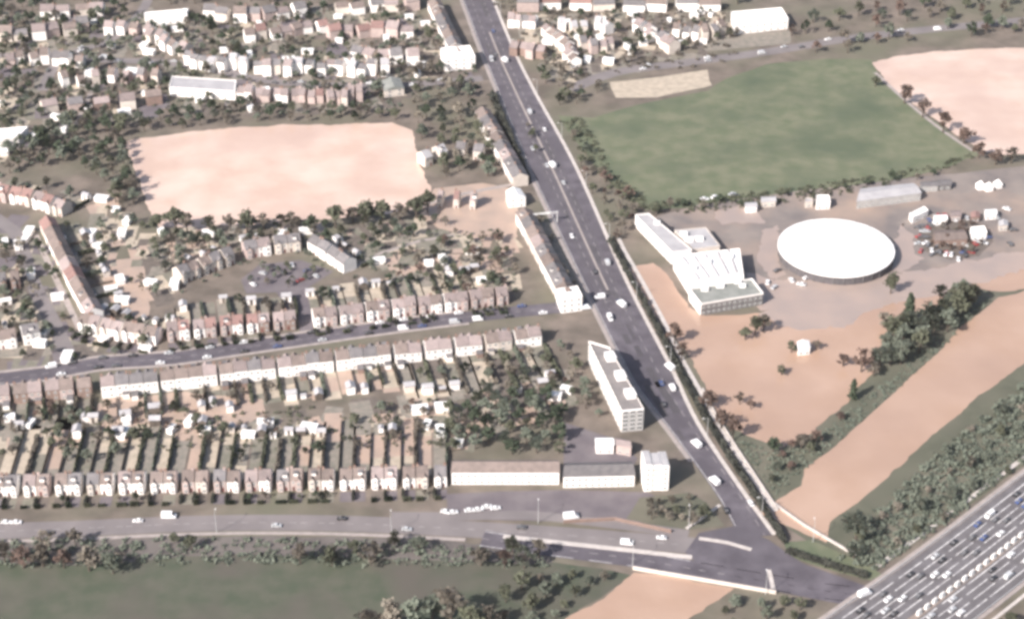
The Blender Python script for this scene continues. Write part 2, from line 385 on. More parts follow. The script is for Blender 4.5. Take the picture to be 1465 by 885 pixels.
# motorway
MO_PIX = [(1130, 1000), (1290, 885), (1400, 803), (1465, 752), (1600, 645)]
moto = smooth_line(MO_PIX, 15)
mo_w = 40.0
mb = MB(); ribbon(mb, moto, -mo_w / 2, mo_w / 2, RZ + .08); o = mb.build('motorway', [M['motorway']]); o['kind'] = 'structure'
kerbed('motorway_verge', moto, mo_w / 2, mo_w / 2 + 3.0, RZ, M['path'], .2)
kerbed('motorway_verge', moto, -mo_w / 2 - 2.4, -mo_w / 2, RZ, M['path'], .2)
kerbed('motorway_verge', [p for p in moto if P(p)[0] > 1330], mo_w / 2 + 6.5, mo_w / 2 + 8.6, RZ - .05, M['palepath'], .2)
kerbed('motorway_verge', moto, -mo_w / 2 - 6.5, -mo_w / 2 - 5, RZ - .05, M['palepath'], .2)
kerbed('central_reservation', moto, -4.6, -1.6, RZ + .06, M['paved'], .16)
for d in (16.5, 2.0, -5.6, -16.5): dashes(moto, d, RZ + .12, 16, 0, .6, EDGE)
for d in (12.6, 9.0, 5.4, -9.2, -12.8): dashes(moto, d, RZ + .12, 9, 3, .5, EDGE)
dashes(main_l, -.7 if offset_line(main_l, 1)[30].x < main_l[30].x else .7, RZ + .03, 12, 0, .3, EDGE)
o = MARK.build('road_markings', [M['marking']]); o['kind'] = 'structure'
o = EDGE.build('lane_lines', [M['line']]); o['kind'] = 'structure'

# ------------------------------------------------------------------ vegetation prototypes
def leaf_cluster(mb, c, r, n, size, rng, flat=1.0):
    for _ in range(n):
        d = Vector((rng.gauss(0, 1), rng.gauss(0, 1), rng.gauss(0, 1))).normalized() * r * (rng.random() ** .45)
        d.z *= flat
        p = c + d
        u = Vector((rng.gauss(0, 1), rng.gauss(0, 1), rng.gauss(0, 1))).normalized(); v = u.orthogonal().normalized()
        s = size * rng.uniform(.6, 1.3); u *= s; v *= s * rng.uniform(.5, 1)
        mb.quad(p - u - v, p + u - v * .6, p + u * .8 + v, p - u * .7 + v)
def tree_mesh(kind, k):
    rng = random.Random(hash((len(kind), k)) & 0xffff)
    tr = MB(); cr = MB()
    if kind == 'cone':
        tr.tube((0, 0, 0), (0, 0, 8), .3, .08)
        for i in range(9):
            z = 1 + i * 1.05; r = 2.3 * (1 - i / 9.5)
            for j in range(6):
                a = rng.uniform(0, 6.28)
                leaf_cluster(cr, Vector((math.cos(a) * r * .6, math.sin(a) * r * .6, z)), .5 + r * .35, 6, .5, rng)
    else:
        h = rng.uniform(2.6, 3.4)
        tr.tube((0, 0, 0), (0, 0, h), .38, .26, 7)
        lobes = []
        nl = rng.randint(8, 11)
        for i in range(nl):
            a = i * 2.4 + rng.uniform(-.4, .4); rr = rng.uniform(1.2, 3.0); z = rng.uniform(4.0, 8.0)
            if z > 6.8: rr *= .6
            lobes.append(Vector((math.cos(a) * rr, math.sin(a) * rr, z)))
        lobes.append(Vector((0, 0, 8.2)))
        for c in lobes:
            tr.tube((0, 0, h * rng.uniform(.75, 1)), c, .16, .04, 5)
            nleaf = 22 if kind == 'sparse' else 30
            leaf_cluster(cr, c, rng.uniform(1.1, 1.75), nleaf,   .5 if kind == 'sparse' else .52, rng, .85)
            for q in range(4 if kind == 'sparse' else 2):
                e = c + Vector((rng.gauss(0, 1), rng.gauss(0, 1), abs(rng.gauss(0, 1)))).normalized() * 1.9
                tr.tube(c, e, .05, .015, 3)
    return tr, cr
KIND = {'bare': ('sparse', 'leaf_brown', 'bare brown'), 'olive': ('dense', 'leaf_olive', 'olive-brown'), 'grey': ('dense', 'leaf_grey', 'grey-green'),
        'green': ('dense', 'leaf_green', 'dark green'), 'pale': ('sparse', 'leaf_pale', 'pale budding'), 'russet': ('sparse', 'leaf_russet', 'russet'),
        'conifer': ('cone', 'leaf_green', 'dark pointed')}
WV, WF, WM = [], [], []
WMATS = ['bark'] + sorted({v[1] for v in KIND.values()})
def wood_tree(kind, loc, s):
    shape, m, _ = KIND[kind]; key = (shape, R.randrange(7))
    tr, cr = cached(('t',) + key, lambda: tree_mesh(*key))
    a = R.uniform(0, 6.28); ca, sa = math.cos(a) * s, math.sin(a) * s; z = s * R.uniform(.85, 1.15)
    for mb, mi in ((tr, 0), (cr, WMATS.index(m))):
        b = len(WV); vv = mb.v if mi else mb.v[:14]
        WV.extend([(loc.x + x * ca - y * sa, loc.y + x * sa + y * ca, zz * z) for x, y, zz in vv])
        ff = [f for f in mb.f if max(f) < len(vv)]
        WF.extend([tuple(b + q for q in f) for f in ff]); WM.extend([mi] * len(ff))
def tree(kind, loc, s, label, group=None, sz=None, name='tree'):
    shape, m, _ = KIND[kind]
    k = R.randrange(7)
    key = (shape, k)
    tr, cr = cached(('t',) + key, lambda: tree_mesh(*key))
    tm = cached(('tm',) + key, lambda: tr.mesh('trunk', [M['bark']]))
    cm = cached(('cm', m) + key, lambda: cr.mesh('crown', [M[m]]))
    e = thing(name, label, 'tree', loc, R.uniform(0, 6.28), group, (s * R.uniform(.85, 1.2), s * R.uniform(.85, 1.2), s * (sz or R.uniform(.75, 1.15))))
    obj('trunk', tm, e); obj('crown', cm, e)
    return e
def wt(kind): return KIND[kind][2]
def tree_zone(phrase, group, poly, n, kinds, s0, s1, mind=5.0, mass=False):
    """trees of a zone, told apart by their order from the left"""
    xs = [p[0] for p in poly]; ys = [p[1] for p in poly]; got = []
    def inside(x, y):
        r = False; j = len(poly) - 1
        for i in range(len(poly)):
            if (poly[i][1] > y) != (poly[j][1] > y) and x < (poly[j][0] - poly[i][0]) * (y - poly[i][1]) / (poly[j][1] - poly[i][1]) + poly[i][0]: r = not r
            j = i
        return r
    tries = 0
    while len(got) < n and tries < n * 60:
        tries += 1
        x, y = R.uniform(min(xs), max(xs)), R.uniform(min(ys), max(ys))
        if not inside(x, y): continue
        p = G(x, y)
        if any((p - q).length < mind for q, _ in got): continue
        got.append((p, x))
    got.sort(key=lambda t: t[1])
    for i, (p, x) in enumerate(got):
        k = R.choice(kinds)
        if mass and not clear(p, 1.2): continue
        if mass: wood_tree(k, p, R.uniform(s0, s1)); continue
        tree(k, p, R.uniform(s0, s1), f'{wt(k)} tree, {nth(i + 1)} from left {phrase}', group)
def tree_list(phrase, group, lst, order='left', grow=1.0):
    for i, (x, y, k, s) in enumerate(lst):
        tree(k, G(x, y), s * grow, f'{wt(k)} tree, {nth(i + 1)} from {order} {phrase}', group)

def hedge_mesh(k):
    rng = random.Random(50 + k); mb = MB()
    for i in range(26):
        for j in range(4):
            leaf_cluster(mb, Vector(((i + .5) / 26 - .5, rng.uniform(-.35, .35), rng.uniform(.2, .85))), .16, 0, .1, rng)
            c = Vector(((i + rng.random()) / 26 - .5, rng.uniform(-.3, .3), rng.uniform(.15, .95)))
            for _ in range(3):
                u = Vector((rng.gauss(0, .045), rng.gauss(0, .3), rng.gauss(0, .25))); v = Vector((rng.gauss(0, .045), rng.gauss(0, .3), rng.gauss(0, .2)))
                mb.quad(c - u, c - v, c + u, c + v)
    mb.box(-.5, -.28, 0, .5, .28, .8)
    return mb
def hedge(a, b, width, height, m, label, group=None, cat='hedge', name='hedge'):
    k = R.randrange(3)
    me = cached(('h', k, m), lambda: cached(('hm', k), lambda: hedge_mesh(k)).mesh('hedge', [M[m]]))
    d = b - a
    o = obj(name, me, None, (a + b) / 2, math.atan2(d.y, d.x), (d.length, width, height))
    return tag(o, label, cat, group)
def fence(a, b, label, group=None, h=1.7):
    d = b - a; L = d.length
    e = thing('garden_fence', label, 'fence', (a + b) / 2, math.atan2(d.y, d.x), group)
    def pm():
        q = MB(); q.box(-.5, -.03, .08, .5, .03, 1); return q.mesh('panel', [M['timber']])
    obj('panel', cached('fp', pm), e, scale=(L, 1, h))
    n = max(2, int(L / 3.5))
    def qm():
        q = MB(); q.box(-.06, -.07, 0, .06, .07, 1); return q.mesh('post', [M['timber']])
    for i in range(n + 1): obj('post', cached('fpost', qm), e, (-L / 2 + i * L / n, 0, 0), scale=(1, 1, h + .1))
    return e
def scrub(name, poly, n, m, s0, s1, label, seed=1):
    rng = random.Random(seed); mb = MB()
    xs = [p[0] for p in poly]; ys = [p[1] for p in poly]
    c = 0; t = 0
    def inside(x, y):
        r = False; j = len(poly) - 1
        for i in range(len(poly)):
            if (poly[i][1] > y) != (poly[j][1] > y) and x < (poly[j][0] - poly[i][0]) * (y - poly[i][1]) / (poly[j][1] - poly[i][1]) + poly[i][0]: r = not r
            j = i
        return r
    while c < n and t < n * 30:
        t += 1
        x, y = rng.uniform(min(xs), max(xs)), rng.uniform(min(ys), max(ys))
        if not inside(x, y): continue
        c += 1
        s = rng.uniform(s0, s1); p = G(x, y) + Vector((0, 0, s * .45))
        leaf_cluster(mb, p, s, 12, s * .33, rng, .55)
    o = mb.build(name, [M[m]]); return tag(o, label, 'undergrowth', None, 'stuff')

# ------------------------------------------------------------------ houses
def wall_mesh(w_, d_, ev, rg, bay):
    mb = MB(); x, y = w_ / 2, d_ / 2
    A = [(-x, -y, 0), (x, -y, 0), (x, y, 0), (-x, y, 0)]; B = [(-x, -y, ev), (x, -y, ev), (x, y, ev), (-x, y, ev)]
    mb.poly(A[::-1])
    mb.quad(A[0], A[1], B[1], B[0]); mb.quad(A[2], A[3], B[3], B[2])
    mb.poly([A[1], A[2], B[2], (x, 0, rg - .1), B[1]]); mb.poly([A[3], A[0], B[0], (-x, 0, rg - .1), B[3]])
    if bay:
        bx0, bx1, by = -x + .5, -x + .5 + w_ * .42, -y - 1.0
        e2 = ev - .1; mx = (bx0 + bx1) / 2
        mb.poly([(bx0, by, 0), (bx1, by, 0), (bx1, by, e2), (mx, by, e2 + 1.3), (bx0, by, e2)])
        mb.quad((bx1, by, 0), (bx1, -y, 0), (bx1, -y, e2), (bx1, by, e2)); mb.quad((bx0, -y, 0), (bx0, by, 0), (bx0, by, e2), (bx0, -y, e2))
    return mb
def roof_mesh(w_, d_, ev, rg, bay, hip=0.0):
    mb = MB(); x, y = w_ / 2, d_ / 2 + .35; t = .2
    e = ev - .35 * (rg - ev) / (d_ / 2)
    for s in (-1, 1):
        a = [(-x, s * y, e), (x, s * y, e), (x - hip, 0, rg), (-x + hip, 0, rg)]
        if s > 0: a = [a[1], a[0], a[3], a[2]]
        mb.prism(a, [(p[0], p[1], p[2] + t) for p in a])
    if hip:
        for s in (-1, 1):
            a = [(s * x, -s * y, e), (s * x, s * y, e), (s * (x - hip), 0, rg)]
            mb.prism(a, [(p[0], p[1], p[2] + t * .98) for p in a])
    if bay:
        bx0, bx1, by = -w_ / 2 + .5, -w_ / 2 + .5 + w_ * .42, -d_ / 2 - 1.2
        mx = (bx0 + bx1) / 2; e2 = ev - .1; yb = -d_ / 2 + 1.9
        for (xa, xb) in ((bx0 - .2, mx), (mx, bx1 + .2)):
            za, zb = (e2 - .1, e2 + 1.3) if xb == mx else (e2 + 1.3, e2 - .1)
            a = [(xa, by, za), (xb, by, zb), (xb, yb, zb), (xa, yb, za)]
            mb.prism(a, [(p[0], p[1], p[2] + .17) for p in a])
    return mb
def window_mesh(ww, hh):
    mb = MB(); f = .09
    mb.box(-ww / 2, -.03, 0, ww / 2, .05, hh, 1)
    mb.box(-ww / 2 - f, -.08, -f, ww / 2 + f, .02, 0, 0); mb.box(-ww / 2 - f, -.08, hh, ww / 2 + f, .02, hh + f, 0)
    mb.box(-ww / 2 - f, -.08, 0, -ww / 2, .02, hh, 0); mb.box(ww / 2, -.08, 0, ww / 2 + f, .02, hh, 0); mb.box(-.04, -.07, 0, .04, .02, hh, 0)
    return mb
WIN = window_mesh(1.3, 1.05).mesh('window', [M['frame'], M['glass']])
WIN_S = window_mesh(.9, 1.1).mesh('window', [M['frame'], M['glass']])
dm = MB(); dm.box(-.5, -.06, 0, .5, .05, 2.1); DOOR = dm.mesh('door', [M['door']])
def chim(z0, z1):
    mb = MB(); mb.box(-.55, -.4, z0, .55, .4, z1); mb.box(-.62, -.47, z1, .62, .47, z1 + .14)
    for q in (-.28, .28): mb.tube((q, 0, z1 + .14), (q, 0, z1 + .6), .13, .1, 6, 1)
    return mb
ROOFW = {'roof_brown': 'brown', 'roof_pink': 'pinkish', 'roof_grey': 'grey', 'roof_red': 'red', 'roof_white': 'white', 'roof_pale': 'pale grey'}
WALLW = {'white': 'white', 'cream': 'cream', 'pinkbrick': 'pink brick', 'brick': 'brown brick'}
HOUSES = []
def house(loc, rz, w_, d_, ev, rg, wm, rm, label, group, detail=2, bay=True, flip=False, hip=0.0, cat='house'):
    w_ = round(w_ * 2) / 2; 
    e = thing('house', label, cat, loc, rz, group, (-1 if flip else 1, 1, R.uniform(.95, 1.05)))
    key = (w_, d_, ev, rg, bay, hip)
    obj('wall', cached(('w', wm) + key[:5], lambda: wall_mesh(*key[:5]).mesh('wall', [M[wm]])), e)
    rf = obj('roof', cached(('r', rm) + key, lambda: roof_mesh(*key).mesh('roof', [M[rm]])), e)
    cx = w_ / 2 - .75 - hip * .8
    cm = 'brick' if wm != 'pinkbrick' else 'pinkbrick'
    obj('chimney', cached(('c', ev, rg, cm), lambda: chim(rg - .7, rg + 1.0).mesh('chimney', [M[cm], M['pot']])), rf, (cx, 0, 0))
    if detail >= 1:
        yf = -d_ / 2 - .02; x = w_ / 2
        bx = -x + .5 + w_ * .21
        yb = yf - 1.0 if bay else yf
        u = ev / 2 + .55
        obj('window', WIN, e, (bx, yb, .9)); obj('window', WIN, e, (bx, yb, u + .2))
        obj('window', WIN_S, e, (x - 1.5, yf, u + .2)); obj('door', DOOR, e, (x - 1.5, yf, .02))
        if R.random() < .25:
            def dm_():
                q = MB(); zt = rg - .55; y0 = -d_ / 4 - 1.0; q.box(-1.0, y0, ev + .4, 1.0, -.6, zt); q.box(-1.15, y0 - .15, zt, 1.15, -.5, zt + .15, 1); return q.mesh('dormer', [M['white'], M['roof_grey']])
            obj('dormer', cached(('dormer', ev, rg, d_), dm_), rf, (R.uniform(-.6, 1.2), 0, 0))
    if detail >= 2:
        yr = d_ / 2 + .02
        if R.random() < .55:
            em = R.choice([wm, 'white', 'brick']); el = R.choice([2.5, 3.5, 4.5])
            def xm():
                q = MB(); q.box(-1.5, 0, 0, 1.5, el, 2.5); q.box(-1.62, 0, 2.5, 1.62, el + .12, 2.68, 1); return q.mesh('extension', [M[em], M['roof_grey']])
            obj('extension', cached(('ext', em, el), xm), e, (x - 1.9, yr + .01, 0))
        for (q, z_, mm) in ((-x + 1.9, .95, WIN), (-x + 1.9, u + .2, WIN), (x - 1.6, u + .2, WIN_S)):
            obj('window', mm, e, (q, yr, z_), math.pi)
    HOUSES.append(e)
    return e

PLOTS = {}
def plot(pts, m, z=.05):
    mb = PLOTS.setdefault(m, MB())
    q = [Vector((p.x, p.y, z)) for p in pts]
    if (q[1] - q[0]).cross(q[2] - q[0]).z < 0: q.reverse()
    mb.poly(q)
def shed(loc, rz, s, label, m='white'):
    e = thing('garden_shed', label, 'shed', loc, rz, 'garden sheds', (s, s, s))
    def wm():
        q = MB(); q.box(-1.3, -1, 0, 1.3, 1, 2.0); return q.mesh('wall', [M[m]])
    def rm():
        q = MB()
        for k in (-1, 1):
            a = [(-1.45, k * 1.2, 1.95), (1.45, k * 1.2, 1.95), (1.45, 0, 2.6), (-1.45, 0, 2.6)]
            q.prism(a, [(p[0], p[1], p[2] + .1) for p in a])
        return q.mesh('roof', [M['roof_pale']])
    obj('wall', cached(('sw', m), wm), e); obj('roof', cached('sr', rm), e)
    q = lambda: (lambda z: (z.box(-.4, -1.04, .02, .4, -1.0, 1.8), z.mesh('door', [M['timber']]))[1])(MB())
    obj('door', cached('sd', q), e)

def row(pix, n, phrase, group, walls, roofs, pair=2, gap=1.6, d_=8.5, ev=6.0, rg=8.8, detail=2, bay=True, back=1, garden=0, gw=None, order='left',
        hip=0.0, trees=.5, sheds=.55, kinds=('bare', 'olive', 'grey', 'green'), place='', kindname='house', fences=True, skip=(), frontgarden=0, front_green='leaf_green'):
    """n houses along a line of the photograph (base of the wall nearer the camera); back=1: garden beyond the houses, -1: garden on the camera's side"""
    pts = [G(x, y) for x, y in pix]
    seg = [(pts[i + 1] - pts[i]).length for i in range(len(pts) - 1)]; tot = sum(seg)
    def along(s):
        for i, L in enumerate(seg):
            if s <= L or i == len(seg) - 1:
                t = (pts[i + 1] - pts[i]).normalized(); return pts[i] + t * s, t
            s -= L
    npair = math.ceil(n / pair); ng = npair - 1
    pitch = (tot - gap * ng) / n
    s = 0
    out = []
    for i in range(n):
        c, t = along(s + pitch / 2)
        e0, _ = along(s); e1, _ = along(s + pitch)
        t = (e1 - e0).normalized(); nrm = Vector((-t.y, t.x, 0))
        if nrm.y < -.2: nrm = -nrm
        w_ = math.floor((pitch) * 2) / 2
        rz = math.atan2(t.y, t.x)
        front_to_cam = back == 1
        if not front_to_cam: rz += math.pi
        loc = c + nrm * (d_ / 2 + (.9 if bay and front_to_cam else 0))
        if not detail: rz += R.uniform(-.22, .22); loc = loc + nrm * R.uniform(-3, 3)
        wm = R.choice(walls); rm = R.choice(roofs)
        flip = (i % 2 == 1)
        if i not in skip:
            lab = f'{WALLW[wm]} {ROOFW[rm].replace(" ", "-")}-roofed house, {nth(i + 1)} from {order} in {phrase}'
            e = house(loc, rz, w_, d_, ev, rg, wm, rm, lab, group, detail, bay, flip, hip)
            if not detail: e.scale.y = R.uniform(.8, 1.15); e.scale.z *= R.uniform(.8, 1.2)
        out.append((c, t, nrm, pitch, i))
        # garden
        if garden:
            gd = nrm * back
            L = garden * R.uniform(.85, 1.1)
            base = (c + nrm * (d_ + 1.6)) if back == 1 else (c - nrm * .3)
            hw = (pitch + (gap if (i % pair == pair - 1) else 0)) / 2
            hs = t * hw
            cuts = sorted([0, R.uniform(.12, .25), R.uniform(.5, .85), 1])
            gws = gw or ('lawn', 'pale', 'mud', 'dry', 'lawn', 'dry')
            for a_, b_ in zip(cuts, cuts[1:]):
                plot([base + gd * L * a_ - hs, base + gd * L * a_ + hs, base + gd * L * b_ + hs, base + gd * L * b_ - hs], R.choice(gws))
            if fences and R.random() < .74:
                a_ = base + hs + gd * .6; b_ = base + hs + gd * L * R.uniform(.7, 1)
                bt = f'right of the {nth(i + 1)} garden {place}'
                if R.random() < .62:
                    hedge(a_, b_, R.uniform(.9, 1.9), R.uniform(1.5, 2.6), R.choice(['leaf_grey', 'leaf_olive', 'leaf_brown']), 'clipped garden hedge ' + bt, 'hedges between back gardens')
                else:
                    fence(a_, b_, 'wooden garden fence ' + bt, 'fences between back gardens')
            if R.random() < trees:
                p = base + gd * L * R.uniform(.3, .95) + t * R.uniform(-.35, .35) * pitch
                k = R.choice(kinds)
                tree(k, p, R.uniform(.42, .85), f'{wt(k)} tree in the {nth(i + 1)} garden {place}', 'garden trees')
            if R.random() < sheds:
                p = base + gd * L * R.uniform(.75, .97) + t * R.uniform(-.2, .2) * pitch
                m = R.choice(['white', 'white', 'cream', 'timber'])
                shed(p, rz + R.choice([0, math.pi / 2]), R.uniform(1.0, 2.0), f'{dict(white="white", cream="cream", timber="brown timber")[m]} shed in the {nth(i + 1)} garden {place}', m)
        if frontgarden:
            p0 = c - nrm * 1.0; hs = t * (pitch / 2 - .2)
            plot([c - nrm * .9 - hs, c - nrm * .9 + hs, c - nrm * frontgarden + hs, c - nrm * frontgarden - hs], R.choice(['mud', 'purple', 'lawn', 'purple', 'mud']), .055)
            if R.random() < .6: hedge(p0 - hs - nrm * .6, p0 - hs - nrm * (frontgarden - 1.5), R.uniform(.8, 1.4), R.uniform(1.4, 2.2), 'leaf_dark', f'dark side hedge left of the front garden of the {nth(i + 1)} house in {phrase}', 'front side hedges')
            if R.random() < .7:
                a_ = c - nrm * frontgarden - hs; b_ = a_ + hs * 2 * R.uniform(.4, .85)
                hedge(a_, b_, R.uniform(1.0, 1.8), R.uniform(1.2, 2.2), R.choice(['leaf_green', 'leaf_olive']), f'dark front hedge before the {nth(i + 1)} house in {phrase}', 'front garden hedges')
            if R.random() < .35:
                k = R.choice(['green', 'bare', 'olive'])
                tree(k, c - nrm * (frontgarden * .6) + t * R.uniform(-2, 2), R.uniform(.3, .5), f'small {wt(k)} tree before the {nth(i + 1)} house in {phrase}', 'front garden trees')
        s += pitch
        if i % pair == pair - 1: s += gap
    return out

WB = ['white', 'white', 'cream', 'pinkbrick', 'brick']
RB = ['roof_brown', 'roof_brown', 'roof_grey', 'roof_pink']
# bottom terrace
row([(-12, 712), (240, 706), (440, 703), (640, 698)], 29, 'the bottom row', 'houses of the bottom row', ['white', 'white', 'white', 'cream', 'pinkbrick', 'pinkbrick'], RB, 2, 2.2,
    garden=46, place='behind the bottom row', trees=.75, frontgarden=8, gw=('pale', 'dry', 'pale', 'lawn', 'dry', 'pond'))
# middle terrace, backs to the camera
row([(-25, 582), (60, 574), (132, 568)], 7, 'the left middle row', 'houses of the left middle row', ['cream', 'pinkbrick', 'brick'], ['roof_pink', 'roof_brown'], 2, 1.6, back=-1, garden=24, place='below the left middle row', trees=.7)
row([(146, 570), (300, 553), (440, 536), (560, 522)], 20, 'the white middle row', 'houses of the white middle row', ['white', 'white', 'white', 'white', 'white', 'cream'], ['roof_pink', 'roof_brown', 'roof_grey'], 4, 1.2, ev=7.0, rg=9.6, bay=True, back=-1,
    garden=22, place='below the white middle row', trees=.45, gw=('pale', 'pond', 'pond', 'dry', 'pale', 'lawn'))
row([(566, 521), (690, 506), (775, 494)], 10, 'the right middle row', 'houses of the right middle row', ['white', 'white', 'white', 'cream'], ['roof_pink', 'roof_brown'], 2, 2.0, back=-1, garden=34, place='below the right middle row', trees=.7)
# upper terraces of the side street
row([(112, 476), (170, 488), (222, 496)], 7, 'the corner row', 'houses of the corner row', ['white', 'white', 'cream'], ['roof_pink', 'roof_brown'], 2, 1.2, garden=14, place='behind the corner row', frontgarden=7, trees=.3)
row([(240, 490), (330, 480), (425, 472)], 10, 'the red-roofed row', 'houses of the red-roofed row', ['pinkbrick', 'white', 'brick', 'pinkbrick'], ['roof_red', 'roof_pink', 'roof_red'], 2, 1.6, garden=24, place='behind the red-roofed row', frontgarden=8)
row([(450, 470), (590, 453), (728, 437)], 15, 'the pink row', 'houses of the pink row', ['white', 'pinkbrick', 'pinkbrick', 'cream'], ['roof_pink', 'roof_brown', 'roof_pink'], 2, 1.4, garden=30, place='behind the pink row', frontgarden=7, gw=('pale', 'pale', 'dry', 'lawn'))
# left street
street2 = smooth_line([(50, 334), (70, 378), (94, 428), (114, 470)]); kerbed('pavement', street2, -1.6, 1.6, .05, M['path'], .12)
row([(58, 330), (80, 376), (104, 424), (126, 464)], 9, 'the left street row', 'houses of the left street row', ['white', 'white', 'cream'], ['roof_pink', 'roof_red', 'roof_brown'], 3, 1.0, garden=13, place='right of the left street row', order='far end', bay=False, gw=('dry', 'pale', 'mud', 'lawn'))
row([(-20, 286), (40, 296), (88, 312)], 7, 'the short row at left edge', 'houses of the short left row', ['white', 'cream', 'pinkbrick'], ['roof_red', 'roof_pink'], 2, 1.4, garden=16, place='behind the short left row', trees=.4)
row([(-20, 420), (30, 414)], 3, 'the grey group at left edge', 'houses of the left edge group', ['cream', 'brick'], ['roof_grey', 'roof_brown'], 1, 2)
row([(-25, 505), (20, 498), (60, 490)], 3, 'the low row at left edge', 'houses of the low left row', ['cream', 'brick', 'white'], ['roof_grey', 'roof_brown'], 2, 3, garden=12, place='behind the low left row')
# crescent
row([(262, 408), (300, 392), (338, 378)], 5, 'the close, left arm', 'houses round the close', ['white', 'cream'], ['roof_brown', 'roof_grey'], 2, 1.5, garden=10, place='behind the left arm of the close')
row([(352, 372), (395, 364), (432, 360)], 4, 'the back of the close', 'houses round the close', ['cream', 'white', 'pinkbrick'], ['roof_pink', 'roof_grey'], 2, 1.5, garden=10, place='behind the close')
row([(440, 358), (466, 374), (492, 392)], 4, 'the close, right arm', 'houses round the close', ['white'], ['roof_grey', 'roof_pink'], 2, 1, bay=False, garden=8, place='beside the right arm of the close')

# ------------------------------------------------------------------ larger buildings
WIN_L = window_mesh(2.3, 1.6).mesh('window', [M['frame'], M['glass']])
BLD = []
def quad_building(name, label, cat, roofpix, h, wm, rm, parapet=.6, wins=(), group=None, ridge=0.0, parent=None, pm=None, floors=3, faces=()):
    """flat or ridged block; its four roof corners (near-left, near-right, far-right, far-left) as seen at height h"""
    c = [G(x, y, h) for x, y in roofpix]
    o = sum((Vector((p.x, p.y, 0)) for p in c), Vector()) / 4
    BLD.append([(p.x, p.y) for p in c])
    e = parent or thing(name, label, cat, o, 0, group)
    off = Vector((e.location.x, e.location.y, 0)) if parent is not None else o
    q = [Vector((p.x - off.x, p.y - off.y, 0)) for p in c]
    up = lambda z: [p + Vector((0, 0, z)) for p in q]
    mb = MB(); mb.prism(up(0), up(h)); obj('wall', mb.mesh('wall', [M[wm]]), e)
    mid = sum(q, Vector()) / 4
    if ridge:
        mb = MB()
        # ridge along the longer side
        l1 = (q[1] - q[0]).length; l2 = (q[2] - q[1]).length
        k = q if l1 >= l2 else [q[1], q[2], q[3], q[0]]
        z0, z1 = Vector((0, 0, h + .02)), Vector((0, 0, h + ridge))
        ex = [p + (p - mid).normalized() * .4 for p in k]
        ra, rb = (ex[0] + ex[3]) / 2, (ex[1] + ex[2]) / 2
        mb.quad(ex[0] + z0, ex[1] + z0, rb + z1, ra + z1); mb.quad(ex[2] + z0, ex[3] + z0, ra + z1, rb + z1)
        mb.poly([ex[1] + z0, ex[2] + z0, rb + z1]); mb.poly([ex[3] + z0, ex[0] + z0, ra + z1]); mb.poly([ex[3] + z0, ex[2] + z0, ex[1] + z0, ex[0] + z0])
        obj('roof', mb.mesh('roof', [M[rm]]), e)
    else:
        ins = [p + (mid - p).normalized() * .55 for p in q]
        mb = MB(); mb.prism([p + Vector((0, 0, h + .01)) for p in ins], [p + Vector((0, 0, h + .15)) for p in ins]); obj('roof', mb.mesh('roof', [M[rm]]), e)
        if parapet:
            mb = MB()
            out = [p + (p - mid).normalized() * .08 for p in q]; inn = [p + (mid - p).normalized() * .45 for p in q]
            for i in range(4):
                j = (i + 1) % 4
                mb.prism([v + Vector((0, 0, h + .005)) for v in (out[i], out[j], inn[j], inn[i])], [v + Vector((0, 0, h + parapet)) for v in (out[i], out[j], inn[j], inn[i])])
            obj('parapet', mb.mesh('parapet', [M[pm or wm]]), e)
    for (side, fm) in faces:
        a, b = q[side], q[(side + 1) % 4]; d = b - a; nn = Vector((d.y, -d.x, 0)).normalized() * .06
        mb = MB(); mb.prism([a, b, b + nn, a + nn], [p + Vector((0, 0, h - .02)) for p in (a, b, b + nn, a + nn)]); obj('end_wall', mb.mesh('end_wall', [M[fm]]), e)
    for (side, cols) in wins:
        a, b = q[side], q[(side + 1) % 4]; d = b - a; rz = math.atan2(d.y, d.x)
        nrm = Vector((d.y, -d.x, 0)).normalized()
        for f in range(floors):
            z_ = h * f / floors + .9
            for i in range(cols):
                p = a + d * ((i + .5) / cols) + nrm * .09
                obj('window', WIN_L if h > 9 else WIN, e, (p.x, p.y, z_), rz)
    return e, q

# roadside parades: white walls face left, roofs towards the road
def parade(a, b, n, width, h, phrase, group, walls=('white',), roofs=('roof_brown', 'roof_pink', 'roof_grey')):
    A, B = G(*a), G(*b); t = (B - A).normalized(); nr = Vector((-t.y, t.x, 0))
    if nr.x < 0: nr = -nr
    pitch = (B - A).length / n
    for i in range(n):
        c = A + t * pitch * (i + .5) + nr * width / 2
        wm, rm = R.choice(walls), R.choice(roofs)
        # local -y must face left (-nr)
        rz = math.atan2(nr.y, nr.x) - math.pi / 2
        house(c, rz, math.floor(pitch * 2) / 2, width, h, h + 2.6, wm, rm, f'{WALLW[wm]} {ROOFW[rm].replace(" ", "-")}-roofed house, {nth(i + 1)} from far end in {phrase}', group, 1, False)
parade((680, 172), (734, 268), 8, 9, 6.2, 'the upper roadside row', 'upper roadside houses', ('white', 'white', 'cream'))
parade((738, 318), (802, 440), 9, 9, 6.8, 'the lower roadside row', 'lower roadside houses', ('white', 'white', 'cream'))
parade((612, 14), (648, 92), 7, 9, 6, 'the far roadside row', 'far roadside houses', ('white', 'white', 'cream'))
quad_building('flats', 'white flat-roofed corner block at the lower end of the roadside row', 'building', [(803, 428), (833, 424), (826, 410), (797, 414)], 8.5, 'white', 'roof_white', wins=((0, 3), (3, 3)))
quad_building('flats', 'white flat-roofed block beside the far end of the main road', 'building', [(636, 86), (680, 82), (672, 66), (630, 70)], 8, 'white', 'roof_white', wins=((0, 4), (3, 3)))
quad_building('house', 'white detached house between the two roadside rows', 'house', [(728, 284), (752, 282), (744, 270), (724, 274)], 6, 'white', 'roof_white', ridge=2, wins=((0, 2), (3, 2)), floors=2)
